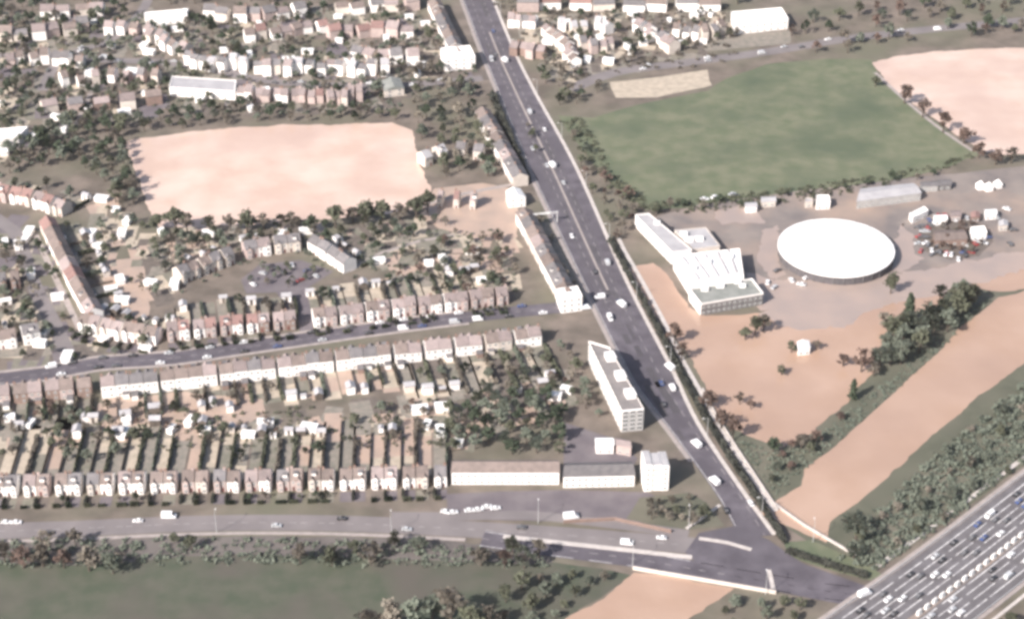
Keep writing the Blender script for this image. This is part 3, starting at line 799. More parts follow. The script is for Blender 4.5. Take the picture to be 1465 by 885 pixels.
# apartment block
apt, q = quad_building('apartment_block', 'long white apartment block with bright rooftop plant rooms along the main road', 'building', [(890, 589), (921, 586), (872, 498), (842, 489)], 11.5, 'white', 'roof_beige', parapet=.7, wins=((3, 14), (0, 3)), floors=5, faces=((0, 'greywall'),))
for s_ in (.22, .5, .8):
    a = q[0].lerp(q[3], s_).lerp(q[1].lerp(q[2], s_), .72); mb = MB(); mb.box(-3, -2.2, 11.65, 3, 2.2, 13.6); mb.box(-3.2, -2.4, 13.6, 3.2, 2.4, 13.8)
    obj('plant_room', mb.mesh('plant_room', [M['roof_white']]), apt, a, math.atan2((q[3] - q[0]).y, (q[3] - q[0]).x))
# white u-shaped tower
c0 = G(921, 703); c1 = G(956, 701); tw = (c1 - c0).length
tower = thing('tower_block', 'white u-shaped tower block with recessed balconies beside the main road', 'building', (c0 + c1) / 2, math.atan2((c1 - c0).y, (c1 - c0).x))
mb = MB(); hh = 14.5; a = tw / 2
mb.box(-a, 0, 0, -a * .38, 11, hh); mb.box(a * .38, 0, 0, a, 11, hh - 1.0); mb.box(-a * .38, .45, 0, a * .38, 10, hh - .7)
obj('wall', mb.mesh('wall', [M['white']]), tower)
mb = MB(); mb.box(-a + .3, .3, hh, -a * .38 - .3, 10.7, hh + .2); mb.box(a * .38 + .3, .3, hh - 1, a - .3, 10.7, hh - .8); mb.box(-a * .38 + .3, .8, hh - .7, a * .38 - .3, 9.7, hh - .5)
obj('roof', mb.mesh('roof', [M['roof_pale']]), tower)
for f in range(4):
    mb = MB(); z_ = 2.8 * (f + 1); mb.box(-a * .378, .1, z_, a * .378, .44, z_ + .15); mb.box(-a * .378, .1, z_ + .15, a * .378, .18, z_ + .9)
    obj('balcony', mb.mesh('balcony', [M['cream']]), tower)
for f in range(5):
    for x_ in (-a * .7, a * .7): obj('window', WIN, tower, (x_, -.02, .9 + 2.65 * f))
    obj('window', WIN, tower, (-a - .02, 3, .9 + 2.65 * f), -math.pi / 2); obj('window', WIN, tower, (-a - .02, 7.5, .9 + 2.65 * f), -math.pi / 2)
# two long flats near the bottom
quad_building('flats', 'long brown-roofed block of flats right of the bottom row', 'building', [(646, 676), (800, 676), (798, 658), (650, 658)], 6.5, 'white', 'roof_brown', ridge=2.8, wins=((0, 16),), floors=2)
quad_building('flats', 'long grey-roofed block of flats beside the white tower', 'building', [(806, 682), (908, 680), (902, 660), (810, 662)], 6.0, 'white', 'roof_grey', ridge=2.6, wins=((0, 11),), floors=2)
quad_building('house', 'small white house behind the long grey-roofed flats', 'house', [(853, 636), (878, 636), (876, 626), (852, 626)], 5, 'white', 'roof_white', ridge=1.5, wins=((0, 2),), floors=1)
quad_building('house', 'small pink house between the apartment block and the flats', 'house', [(882, 636), (903, 640), (900, 630), (881, 626)], 5, 'pinkbrick', 'roof_pink', ridge=1.5, wins=((0, 2),), floors=1)
# white drum
hc = 5.0; dc = G(1196, 354, hc); dr = (G(1279, 354, hc) - G(1113, 354, hc)).length / 2
drum = thing('round_building', 'huge circular building with plain bright white roof in the paved yard', 'building', (dc.x, dc.y, 0))
mb = MB(); N = 72
ring = lambda r, z_: [(r * math.cos(2 * math.pi * k / N), r * math.sin(2 * math.pi * k / N), z_) for k in range(N)]
mb.prism(ring(dr * .985, 0), ring(dr * .985, hc - .3)); obj('wall', mb.mesh('wall', [M['darkwall']]), drum)
mb = MB(); prev = ring(dr, hc - .3)
for r_, z_ in ((1.0, hc + .3), (.8, hc + .75), (.5, hc + 1.2), (.2, hc + 1.4)):
    cur = ring(dr * r_, z_)
    for k in range(N): mb.quad(prev[k], prev[(k + 1) % N], cur[(k + 1) % N], cur[k])
    prev = cur
mb.poly(prev); obj('roof', mb.mesh('roof', [M['roof_white']]), drum)
mb = MB()
for k in range(0, N, 2):
    t_ = 2 * math.pi * k / N; x_, y_ = dr * .99 * math.cos(t_), dr * .99 * math.sin(t_); mb.tube((x_, y_, 0), (x_, y_, hc - .35), .22, .22, 5)
se = MB()
for k in range(0, N, 3):
    t_ = 2 * math.pi * k / N; d_ = Vector((math.cos(t_), math.sin(t_), 0)); n2 = Vector((-d_.y, d_.x, 0)) * .12
    for (ra, za), (rb, zb) in zip(((.2, hc + 1.4), (.5, hc + 1.2), (.8, hc + .75)), ((.5, hc + 1.2), (.8, hc + .75), (.995, hc + .32))):
        p0 = d_ * dr * ra + Vector((0, 0, za)); p1 = d_ * dr * rb + Vector((0, 0, zb)); se.prism([p0 - n2, p1 - n2, p1 + n2, p0 + n2], [p + Vector((0, 0, .12)) for p in (p0 - n2, p1 - n2, p1 + n2, p0 + n2)])
obj('roof_seams', se.mesh('roof_seams', [M['roof_pale']]), drum)
obj('wall_ribs', mb.mesh('wall_ribs', [M['darkgrey']]), drum)
# factory
fac, _ = quad_building('factory', 'white-roofed factory with low grey front block beside the flooded park', 'building', [(990, 409), (1064, 398), (1058, 357), (964, 367)], 7.8, 'white', 'roof_white', parapet=.8, wins=((3, 7),), floors=2)
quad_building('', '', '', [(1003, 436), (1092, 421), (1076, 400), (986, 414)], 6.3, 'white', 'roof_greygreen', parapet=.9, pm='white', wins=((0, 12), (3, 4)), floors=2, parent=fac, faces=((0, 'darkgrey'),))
quad_building('', '', '', [(962, 362), (990, 358), (928, 306), (909, 308)], 7, 'white', 'roof_pale', parapet=.6, wins=((3, 10),), floors=2, parent=fac)
quad_building('', '', '', [(992, 357), (1030, 352), (1010, 326), (965, 330)], 5, 'cream', 'roof_pale', parapet=.4, parent=fac)
fo = Vector((fac.location.x, fac.location.y, 0))
for (x_, y_, s_) in ((985, 344, 2.5), (978, 336, 2), (1000, 343, 2.2), (940, 320, 1.6), (1010, 375, 2.5), (1040, 368, 3), (990, 385, 2.2), (1030, 410, 2), (1055, 404, 1.8), (1062, 410, 1.6), (1008, 415, 1.8)):
    z_ = 7.95 if 356 < y_ < 398 else (6.45 if y_ >= 398 else (7.15 if x_ < 960 else 5.15))
    p = G(x_, y_, z_) - fo; mb = MB(); mb.box(-s_, -s_ * .7, 0, s_, s_ * .7, 1.3); mb.box(-s_ * 1.08, -s_ * .78, 1.3, s_ * 1.08, s_ * .78, 1.45)
    obj('roof_vent', mb.mesh('roof_vent', [M['roof_white']]), fac, p)
for (xa, ya, xb, yb) in ((1000, 400, 976, 368), (1014, 398, 992, 366), (1028, 396, 1008, 364), (1042, 393, 1026, 361), (1054, 391, 1042, 359)):
    a_, b_ = G(xa, ya, 7.95) - fo, G(xb, yb, 7.95) - fo; d_ = (b_ - a_); n2 = Vector((-d_.y, d_.x, 0)).normalized()
    mb = MB(); mb.prism([a_ - n2, b_ - n2, b_ + n2, a_ + n2], [p + Vector((0, 0, .9)) for p in (a_ - n2 * .2, b_ - n2 * .2, b_ + n2 * .2, a_ + n2 * .2)]); obj('rooflight', mb.mesh('rooflight', [M['roof_pale']]), fac)
# far sheds and yard buildings
quad_building('warehouse', 'large white flat-roofed warehouse at the top of the photo', 'building', [(1050, 36), (1128, 28), (1118, 12), (1046, 18)], 7, 'white', 'roof_white', wins=((0, 8),), floors=2)
quad_building('shed', 'long pale grey shed behind the round hall', 'building', [(1226, 288), (1318, 276), (1306, 262), (1232, 270)], 5, 'greywall', 'roof_pale', ridge=1.2, wins=((0, 10),), floors=1)
quad_building('kiosk', 'small white kiosk behind the round hall', 'kiosk', [(1168, 290), (1188, 289), (1186, 280), (1168, 280)], 4.5, 'white', 'roof_white', wins=((0, 2),), floors=1)
quad_building('kiosk', 'smaller cream kiosk left of the white kiosk behind the round hall', 'kiosk', [(1152, 290), (1163, 289), (1162, 284), (1152, 284)], 3.5, 'cream', 'roof_pale', wins=((0, 1),), floors=1)
quad_building('cabin', 'brown-roofed cabin encircled by parked cars right of the round hall', 'cabin', [(1338, 344), (1384, 342), (1378, 328), (1336, 330)], 4, 'brick', 'roof_brown', ridge=1.5, wins=((0, 4),), floors=1)
quad_building('cabin', 'small white cabin at the right of the parked cars', 'cabin', [(1390, 336), (1412, 333), (1408, 324), (1388, 326)], 4, 'white', 'roof_white', wins=((0, 2),), floors=1)
quad_building('cabin', 'slanted white cabin at upper left of the parked cars', 'cabin', [(1306, 312), (1328, 302), (1322, 296), (1301, 306)], 3.5, 'white', 'roof_white', wins=((0, 2),), floors=1)
quad_building('hut', 'white hut standing in the flooded park between two bushes', 'hut', [(1142, 499), (1159, 497), (1157, 487), (1141, 489)], 4, 'white', 'roof_white', ridge=1, wins=((0, 2),), floors=1)
for i, (x_, y_) in enumerate(((1402, 270), (1414, 272), (1427, 268))):
    p = G(x_, y_); e = thing('pointed_tent', f'white pointed tent, {nth(i + 1)} from left of three in the yard', 'tent', p, .3, 'white tents')
    mb = MB(); s_ = 1.9; mb.prism([(-s_, -s_, 0), (s_, -s_, 0), (s_, s_, 0), (-s_, s_, 0)], [(-s_, -s_, 2.4), (s_, -s_, 2.4), (s_, s_, 2.4), (-s_, s_, 2.4)]); obj('wall', mb.mesh('wall', [M['white']]), e)
    mb = MB(); ap = (0, 0, 5.4); b_ = [(-2.2, -2.2, 2.38), (2.2, -2.2, 2.38), (2.2, 2.2, 2.38), (-2.2, 2.2, 2.38)]
    for k in range(4): mb.poly([b_[k], b_[(k + 1) % 4], ap])
    obj('canopy', mb.mesh('canopy', [M['roof_white']]), e)
# buildings of the far estate
quad_building('flats', 'long low white building above the left flooded field', 'building', [(242, 126), (336, 132), (338, 116), (246, 110)], 5.5, 'white', 'roof_pale', wins=((0, 10),), floors=2)
quad_building('hall', 'white building at the left edge above the wood', 'building', [(-20, 202), (26, 196), (40, 182), (-10, 186)], 6, 'white', 'roof_white', wins=((0, 4),), floors=2)
quad_building('hall', 'white flat-roofed bar-shaped building at top left', 'building', [(208, 28), (268, 23), (264, 14), (206, 19)], 5, 'white', 'roof_white', wins=((0, 6),), floors=1)
quad_building('house', 'grey-green roofed house left of the upper roadside trees', 'house', [(550, 130), (578, 126), (572, 112), (546, 116)], 5, 'cream', 'roof_greygreen', ridge=2, wins=((0, 2),), floors=2)
D0 = dict(detail=0, bay=False, garden=0, trees=0, sheds=0)
FW = ['white', 'white', 'white', 'cream', 'pinkbrick']; FR = ['roof_pink', 'roof_grey', 'roof_brown']
row([(262, 96), (300, 100), (350, 106)], 7, 'the white row above the low white building', 'far estate houses', ['white'], ['roof_pale', 'roof_grey'], 2, 1.5, ev=7.5, rg=9.4, **D0)
row([(362, 108), (440, 108), (556, 112)], 13, 'the long white far row', 'far estate houses', ['white', 'white', 'white', 'cream'], ['roof_pale', 'roof_grey', 'roof_pink'], 3, 2.5, ev=7.5, rg=9.6, **D0)
row([(340, 146), (400, 148), (462, 150)], 10, 'the pink row above the flooded field', 'far estate houses', ['pinkbrick', 'white', 'pinkbrick'], ['roof_pink', 'roof_pink', 'roof_red'], 2, 1.2, **D0)
row([(468, 152), (520, 150)], 5, 'the short pink row above the flooded field', 'far estate houses', ['pinkbrick', 'cream'], ['roof_pink'], 5, 1, **D0)
row([(150, 50), (195, 52), (262, 84)], 9, 'the curved row at top left', 'far estate houses', FW, FR, 1, 2.2, **D0)
row([(10, 98), (60, 92), (120, 96)], 7, 'the left far row', 'far estate houses', FW, FR, 2, 3, **D0)
row([(0, 60), (70, 56), (130, 44)], 6, 'the second left far row', 'far estate houses', FW, FR, 2, 3, **D0)
row([(60, 28), (150, 20)], 4, 'the topmost left row', 'far estate houses', FW, FR, 2, 4, **D0)
row([(90, 128), (150, 118), (228, 122)], 7, 'the scattered far left row', 'far estate houses', FW, FR, 1, 5, **D0)
row([(60, 166), (140, 158), (232, 152)], 5, 'the row above the wood', 'far estate houses', ['cream', 'brick', 'pinkbrick'], FR, 1, 6, **D0)
row([(350, 62), (420, 56), (470, 44)], 7, 'the upper middle far row', 'far estate houses', ['white', 'cream', 'pinkbrick'], ['roof_pink', 'roof_brown', 'roof_red'], 2, 2, **D0)
row([(290, 30), (370, 34), (440, 24)], 7, 'the top middle far row', 'far estate houses', FW, FR, 2, 3, **D0)
row([(470, 58), (530, 52), (590, 56)], 6, 'the pinkish row at top middle', 'far estate houses', ['pinkbrick', 'white', 'pinkbrick'], ['roof_pink', 'roof_red'], 2, 2, **D0)
row([(500, 88), (545, 94), (600, 92)], 5, 'the row left of the far roadside', 'far estate houses', FW, ['roof_grey', 'roof_pink'], 2, 3, **D0)
row([(480, 22), (600, 16)], 5, 'the topmost middle row', 'far estate houses', FW, FR, 2, 4, **D0)
row([(724, 40), (764, 44)], 4, 'the white row right of the main road', 'far right houses', ['white'], ['roof_pink', 'roof_grey'], 4, 1, **D0)
row([(772, 50), (796, 72), (818, 98)], 7, 'the stepped row right of the main road', 'far right houses', ['white'], ['roof_pink', 'roof_brown'], 1, 1.4, **D0)
row([(730, 78), (776, 86)], 4, 'the row right of main road', 'far right houses', ['pinkbrick', 'brick'], ['roof_pink'], 4, 1, **D0)
row([(800, 48), (850, 46), (866, 52)], 5, 'the pale row at top right', 'far right houses', ['cream', 'white'], ['roof_grey', 'roof_pale'], 1, 2.4, **D0)
row([(832, 78), (880, 72)], 4, 'the short row behind the allotments', 'far right houses', ['cream', 'pinkbrick'], ['roof_pink', 'roof_grey'], 2, 2, **D0)
row([(906, 44), (940, 66), (962, 78)], 6, 'the slanting row behind the allotments', 'far right houses', ['white', 'cream'], ['roof_pink', 'roof_grey'], 1, 1.6, **D0)
row([(960, 54), (1000, 60), (1040, 52)], 6, 'the row left of the white warehouse', 'far right houses', ['white', 'cream'], ['roof_grey', 'roof_brown'], 1, 2.6, **D0)
row([(740, 18), (840, 16), (1030, 20)], 8, 'the topmost right row', 'far right houses', FW, ['roof_red', 'roof_grey', 'roof_brown'], 2, 6, **D0)
row([(608, 240), (650, 226), (690, 230)], 4, 'the group beside the flooded field', 'houses by the flooded field', ['cream', 'white'], ['roof_grey', 'roof_pale'], 1, 5, detail=1, bay=False)
row([(625, 296), (680, 300)], 3, 'the flooded group below the footpath', 'houses by the flooded field', ['cream', 'pinkbrick'], ['roof_red', 'roof_pink'], 1, 6, detail=1, bay=False)

def inpoly(poly, x, y):
    r = False; j = len(poly) - 1
    for i in range(len(poly)):
        if (poly[i][1] > y) != (poly[j][1] > y) and x < (poly[j][0] - poly[i][0]) * (y - poly[i][1]) / (poly[j][1] - poly[i][1]) + poly[i][0]: r = not r
        j = i
    return r
def clear(p, r):
    for h_ in HOUSES:
        if (h_.location - p).length < r + 4: return False
    for ln in (street, far_a, far_b, far_c, main_l):
        for q in ln:
            if (q - p).length < r + 5.5: return False
    for poly in BLD:
        if any(inpoly(poly, p.x + dx, p.y + dy) for dx in (-r, 0, r) for dy in (-r, 0, r)): return False
    return True
def scatter(poly, n, r=0):
    xs = [p[0] for p in poly]; ys = [p[1] for p in poly]; out = []
    t = 0
    while len(out) < n and t < n * 40:
        t += 1; x, y = R.uniform(min(xs), max(xs)), R.uniform(min(ys), max(ys))
        if inpoly(poly, x, y) and (not r or (clear(G(x, y), r) and all((G(x, y) - G(*o_)).length > 7 for o_ in out))): out.append((x, y))
    return out
ZF = [(0, 20), (330, 14), (600, 10), (690, 110), (600, 130), (560, 152), (200, 165), (60, 200), (0, 230)]
ZL = [(0, 310), (50, 330), (110, 470), (230, 500), (60, 530), (0, 540)]
ZG = [(150, 280), (215, 330), (620, 318), (735, 345), (735, 420), (560, 410), (480, 330), (300, 350), (230, 440), (190, 450), (140, 400), (110, 330)]
ZB = [(0, 585), (140, 585), (380, 600), (640, 570), (790, 510), (820, 560), (650, 640), (600, 615), (0, 640)]
ZR = [(735, 20), (1040, 20), (1060, 50), (990, 84), (830, 110), (790, 110)]
for zone, n, ang, mats_ in ((ZF, 420, .12, ('pale', 'dry', 'mud', 'lawn', 'mud', 'purple', 'dry')), (ZL, 90, .1, ('lawn', 'mud', 'dry', 'pale', 'purple')), (ZG, 250, .15, ('pale', 'dry', 'pond', 'pond', 'mud', 'lawn', 'pale')),
                            (ZB, 190, .1, ('pale', 'dry', 'pond', 'pond', 'mud', 'lawn')), (ZR, 150, -.2, ('pale', 'dry', 'mud', 'lawn'))):
    for x, y in scatter(zone, n):
        p = G(x, y); a = ang + R.uniform(-.35, .35); u = Vector((math.cos(a), math.sin(a), 0)) * R.uniform(2, 6); v = Vector((-math.sin(a), math.cos(a), 0)) * R.uniform(3, 11)
        plot([p - u - v, p + u - v, p + u + v, p - u + v], R.choice(mats_), .03 + R.random() * .018)
for zone, n, ph in ((ZF, 36, 'far estate gardens at upper left'), (ZR, 22, 'gardens at upper right of the main road'), (ZG, 20, 'gardens round the close'), (ZB, 18, 'gardens between the two long rows'), (ZL, 12, 'gardens of the left edge')):
    for x, y in scatter(zone, n, 3.2):
        def gm():
            q = MB(); q.box(-1.5, -2.6, 0, 1.5, 2.6, 2.4); return q.mesh('wall', [M['white']])
        def gr():
            q = MB(); q.box(-1.7, -2.8, 2.4, 1.7, 2.8, 2.62); return q.mesh('roof', [M['roof_white']])
        def gd():
            q = MB(); q.box(-1.2, -2.66, .02, 1.2, -2.602, 2.1); return q.mesh('door', [M['frame']])
        e = thing('garage', f'small white flat-roofed garage among the {ph}', 'garage', G(x, y), R.uniform(-.4, .4) + R.choice([0, 1.57]), f'garages in the {ph}', (R.uniform(.9, 1.5),) * 2 + (R.uniform(.9, 1.3),))
        obj('wall', cached('gw', gm), e); obj('roof', cached('gro', gr), e); obj('door', cached('gdo', gd), e)
for k, mb in PLOTS.items():
    o = mb.build('garden_ground', [M[k]]); o['kind'] = 'structure'

# ------------------------------------------------------------------ vehicles
def car_meshes(paint):
    b = MB(); s = [(-2.15, .35), (-2.2, .75), (-2.0, .95), (-1.3, 1.0), (1.0, .98), (1.9, .85), (2.2, .65), (2.2, .35)]
    b.prism([(x, -.86, z) for x, z in s], [(x, .86, z) for x, z in s]) if False else None
    l = [Vector((x, -.88, z)) for x, z in s]; r = [Vector((x, .88, z)) for x, z in s]
    b.prism(l, r)
    top = [(-1.6, .98), (-1.1, 1.42), (.35, 1.45), (1.05, .97)]
    b.prism([Vector((x, -.72, z)) for x, z in ((-1.15, 1.38), (-1.0, 1.46), (.3, 1.47), (.42, 1.40))], [Vector((x, .72, z)) for x, z in ((-1.15, 1.38), (-1.0, 1.46), (.3, 1.47), (.42, 1.40))])
    g_ = MB(); a = [Vector((x, -.78, z)) for x, z in ((-1.75, .96), (-1.12, 1.385), (.4, 1.405), (1.15, .95))]; c = [Vector((p.x, .78, p.z)) for p in a]; g_.prism(a, c)
    wl = MB(); wl.tube((0, -.1, 0), (0, .1, 0), .32, .32, 10)
    return b.mesh('body', [M['car_' + paint]]), g_.mesh('window', [M['glass']]), cached('wheel', lambda: wl.mesh('wheel', [M['tyre']]))
def van_meshes(paint):
    b = MB(); s = [(-2.7, .4), (-2.7, 2.2), (-2.5, 2.35), (1.2, 2.35), (1.9, 1.35), (2.6, 1.1), (2.7, .4)]
    b.prism([Vector((x, -.98, z)) for x, z in s], [Vector((x, .98, z)) for x, z in s])
    g_ = MB(); a = [Vector(p) for p in ((1.24, -.85, 2.31), (1.92, -.85, 1.36), (1.92, .85, 1.36), (1.24, .85, 2.31))]; g_.prism(a, [p + Vector((.05, 0, .05)) for p in a])
    wl = MB(); wl.tube((0, -.1, 0), (0, .1, 0), .32, .32, 10)
    return b.mesh('body', [M['car_' + paint]]), g_.mesh('windscreen', [M['glass']]), cached('wheel', lambda: wl.mesh('wheel', [M['tyre']]))
def car(p, rz, paint, label, group, van=False, name='car', z=RZ, s=1.0):
    b, g_, wl = cached(('car', paint, van), lambda: (van_meshes if van else car_meshes)(paint))
    e = thing(name, label, 'van' if van else 'car', Vector((p.x, p.y, z)), rz, group, (s, s, s))
    obj('body', b, e); obj('windscreen' if van else 'window', g_, e)
    wx = 1.75 if van else 1.35
    for x in (-wx, wx):
        for y in (-.84, .84): obj('wheel', wl, e, (x, y, .32))
    return e
def on_line(line, s, d):
    for i in range(len(line) - 1):
        L = (line[i + 1] - line[i]).length
        if s <= L:
            t = (line[i + 1] - line[i]) / L; n_ = Vector((-t.y, t.x, 0)); return line[i] + t * s + n_ * d, math.atan2(t.y, t.x)
        s -= L
    return None, 0
def lane_cars(line, lanes, phrase, group, paints, order, s0, s1, gap, z, van_p=.15):
    lst = []
    for d in lanes:
        s = s0 + R.uniform(0, gap[1])
        while s < s1:
            p, a = on_line(line, s, d)
            if p is None: break
            x, y = P(p)
            if -10 < x < 1475 and -10 < y < 895: lst.append((x if order == 'left' else y, p, a if d < 0 else a + math.pi))
            s += R.uniform(*gap)
    lst.sort(key=lambda t: t[0])
    for i, (_, p, a) in enumerate(lst):
        pt = R.choice(paints); v = R.random() < van_p
        if v: pt = 'white' if R.random() < .7 else 'silver'
        car(p, a, pt, f'{pt} {"van" if v else "car"} {phrase}, {nth(i + 1)} from {order}', group, v, z=z)
lane_cars(moto, (14.3, 10.8, 7.2, 3.7), 'on the upper motorway carriageway', 'cars on the motorway', ['black', 'black', 'dark grey', 'dark grey', 'silver', 'white', 'blue'], 'left', 20, 330, (9, 26), RZ + .09, .06)
lane_cars(moto, (-7.4, -11, -14.6), 'on the lower motorway carriageway', 'cars on the motorway', ['black', 'dark grey', 'silver', 'white', 'silver'], 'left', 20, 330, (14, 36), RZ + .09)
for ln, ph in ((far_a, 'on the far estate road'), (far_b, 'on the curved far left road'), (far_c, 'on the far road behind the green field')):
    lane_cars(ln, (2.2, -2.2), ph, 'cars on the far roads', ['white', 'white', 'silver', 'dark grey'], 'left', 10, 700, (18, 60), RZ, .1)
lane_cars(main, (2.4, 6.2), 'on the right side of main road', 'cars on the main road', ['dark grey', 'silver', 'black', 'white', 'blue'], 'far end', 120, 820, (70, 170), RZ + .01)
lane_cars(main, (-2.4, -6.2), 'on the left side of main road', 'cars on the main road', ['dark grey', 'silver', 'black', 'white'], 'far end', 120, 820, (70, 170), RZ + .01)
lane_cars(street, (4.2, -4.2), 'parked along the side street', 'cars parked in the side street', ['silver', 'white', 'dark grey', 'black', 'blue', 'white'], 'left', 30, 330, (9, 24), RZ - .01)
lane_cars(bottom, (2.8, -2.8), 'on the bottom road', 'cars on the bottom road', ['silver', 'white', 'dark grey', 'black'], 'left', 20, 330, (40, 100), RZ)
for i, (x_, y_, v, a) in enumerate(((1237, 851, True, .5), (958, 527, True, 2.1), (1022, 690, True, 2.1), (996, 637, True, 2.1), (889, 437, True, 2.1), (722, 88, True, 2.0), (790, 238, True, 2.0))):
    lab = ['white van where the bridge road meets the motorway', 'white van on the main road beside the lower apartment block', 'white van on the main road right of the tower block',
           'white van on the main road above the tower block', 'white van at the side street turning', 'white van far up the main road', 'white van on the main road beside the green field'][i]
    car(G(x_, y_), a, 'white', lab, 'white vans on the roads', v, name='van', z=RZ + .06, s=1.15)
for i, (x_, y_) in enumerate(((638, 733), (648, 734), (672, 731), (684, 730), (697, 726), (709, 728))):
    car(G(x_, y_), R.uniform(-.3, .3), 'white', f'white car parked before the brown-roofed flats, {nth(i + 1)} from left', 'white cars in the service road', z=RZ - .02, s=1.05)
car(G(817, 741), .2, 'white', 'white van parked below the grey-roofed flats', 'white vans on the roads', True, name='van', z=RZ - .02, s=1.25)
car(G(242, 740), 0, 'white', 'white van parked before the bottom row at left', 'white vans on the roads', True, name='van', z=RZ - .02, s=1.2)
car(G(9, 748), 0, 'white', 'white car at far left of the bottom road verge', 'white cars in the service road', z=RZ - .02)
car(G(24, 748), 0, 'white', 'white car second from left of the bottom road verge', 'white cars in the service road', z=RZ - .02)
tree_zone('among the cars round the brown-roofed cabin', 'car ring trees', [(1330, 352), (1345, 322), (1392, 318), (1412, 340), (1395, 364), (1350, 366)], 20, ['russet', 'bare', 'russet'], .35, .6, 4)
for i, (x_, y_, w2, wm_, rm_, lb) in enumerate(((1346, 312, 9, 'white', 'roof_white', 'small white stall above the ring of parked cars, leftmost'), (1368, 306, 7, 'pinkbrick', 'roof_pink', 'small pink stall above the ring of parked cars'), (1396, 308, 6, 'brick', 'roof_red', 'small red-roofed stall above the ring of parked cars'),
        (1418, 304, 8, 'white', 'roof_white', 'small white stall above the ring of parked cars, rightmost'), (1436, 320, 6, 'cream', 'roof_pale', 'small cream stall right of the ring of parked cars'), (1330, 264, 12, 'greywall', 'roof_grey', 'grey hut right of the long pale shed'),
        (1100, 286, 10, 'cream', 'roof_pale', 'low cream hut behind the yard at the green field edge'), (1075, 294, 8, 'white', 'roof_pale', 'low white hut behind the factory'), (1352, 262, 9, 'darkgrey', 'roof_grey', 'dark hut second right of the long pale shed'))):
    quad_building('stall' if 'stall' in lb else 'hut', lb, 'stall' if 'stall' in lb else 'hut', [(x_ - w2, y_ + 3), (x_ + w2, y_ + 2), (x_ + w2 - 1, y_ - 5), (x_ - w2 - 1, y_ - 4)], 3.5, wm_, rm_, ridge=.9, wins=((0, 2),), floors=1)
for i, (x_, y_) in enumerate(((362, 408), (376, 392), (392, 384), (405, 392), (418, 380), (440, 388), (452, 396), (430, 402))):
    pt = ['white', 'silver', 'black', 'dark grey', 'white', 'blue', 'silver', 'red'][i]
    car(G(x_, y_), R.uniform(0, 3), pt, f'{pt} car parked in the purple-grey court of the close, {nth(i + 1)} of eight', 'cars in the court of the close', z=.07)
# ring of cars right of the drum
lst = []
for k in range(66):
    if R.random() < .22: continue
    t_ = 2 * math.pi * k / 33; rr = R.choice([1, 1.05]) if k < 33 else R.choice([.76, .8])
    x_, y_ = 1362 + 50 * rr * math.cos(t_), 338 + 30 * rr * math.sin(t_)
    if 1384 < x_ < 1418 and y_ < 340: continue
    lst.append((x_, y_, t_))
lst.sort()
for i, (x_, y_, t_) in enumerate(lst):
    pt = R.choice(['white', 'silver', 'blue', 'dark grey', 'black', 'white', 'silver', 'red', 'dark grey'])
    car(G(x_ + R.uniform(-5, 5), y_ + R.uniform(-4, 4)), -t_ + R.uniform(-.6, .6), pt, f'{pt} car parked round the brown-roofed cabin, {nth(i + 1)} from left', 'cars parked round the cabin', z=.07)
for i, (x_, y_) in enumerate(((1008, 286), (1022, 283), (1048, 279), (1052, 281), (1112, 388), (1132, 402), (1146, 408), (1154, 398), (1098, 405), (1108, 412), (1440, 300), (1450, 330), (1425, 312), (1445, 350))):
    pt = R.choice(['white', 'white', 'silver', 'silver', 'dark grey'])
    car(G(x_, y_), R.uniform(0, 3), pt, f'{pt} car scattered in the paved yard, {nth(i + 1)} in the yard from left', 'cars in the paved yard', z=.07, s=1.1)

# ------------------------------------------------------------------ street furniture
def lamp(x_, y_, rz, label, h=10):
    e = thing('street_lamp', label, 'street lamp', G(x_, y_), rz, 'street lamps')
    def pm():
        q = MB(); q.tube((0, 0, 0), (0, 0, 1), .16, .09, 8); return q.mesh('post', [M['steel']])
    obj('post', cached('lp', pm), e, scale=(1, 1, h))
    def am():
        q = MB(); q.tube((0, 0, 0), (2.2, 0, .35), .07, .05, 6); return q.mesh('arm', [M['steel']])
    def hm():
        q = MB(); q.box(1.9, -.2, .28, 2.9, .2, .46); return q.mesh('lamp_head', [M['concrete_white']])
    obj('arm', cached('la', am), e, (0, 0, h - .1)); obj('lamp_head', cached('lh', hm), e, (0, 0, h - .1))
for i, (x_, y_) in enumerate(((310, 762), (560, 764), (905, 808), (985, 756), (1095, 850), (1163, 775), (770, 748))):
    lamp(x_, y_, math.pi / 2, ['lamp post beside the bottom road under the bottom row', 'lamp post beside the bottom road near the brown-roofed flats', 'lamp post at the left end of the white bridge parapet',
         'lamp post at the junction corner below the white tower', 'lamp post at the right end of the white bridge parapet', 'lamp post on the river side of the junction', 'lamp post at the forecourt of the flats'][i], 11)
i = 0
for s_ in range(110, 800, 62):
    p, a = on_line(main_r, s_, 1.1 * RSG)
    if p is None: break
    i += 1; x_, y_ = P(p); lamp(x_, y_, a - math.pi / 2, f'lamp post along the right of main road, {nth(i)} from far end', 11)
# sign gantry
a_, b_ = G(762, 322), G(797, 318); d = b_ - a_
ga = thing('sign_gantry', 'white overhead gantry reaching across the main road', 'gantry', a_, math.atan2(d.y, d.x)); mb = MB(); L = d.length
mb.tube((0, 0, 0), (0, 0, 6.4), .25, .2); mb.tube((L, 0, 0), (L, 0, 6.4), .25, .2); obj('post', mb.mesh('post', [M['concrete_white']]), ga)
mb = MB(); mb.box(-.3, -.3, 6.2, L + .3, .3, 7.0); obj('beam', mb.mesh('beam', [M['concrete_white']]), ga)
mb = MB(); mb.box(L - 4, -.42, 5.6, L - .6, -.31, 7.2); obj('sign_panel', mb.mesh('sign_panel', [M['roof_pale']]), ga)
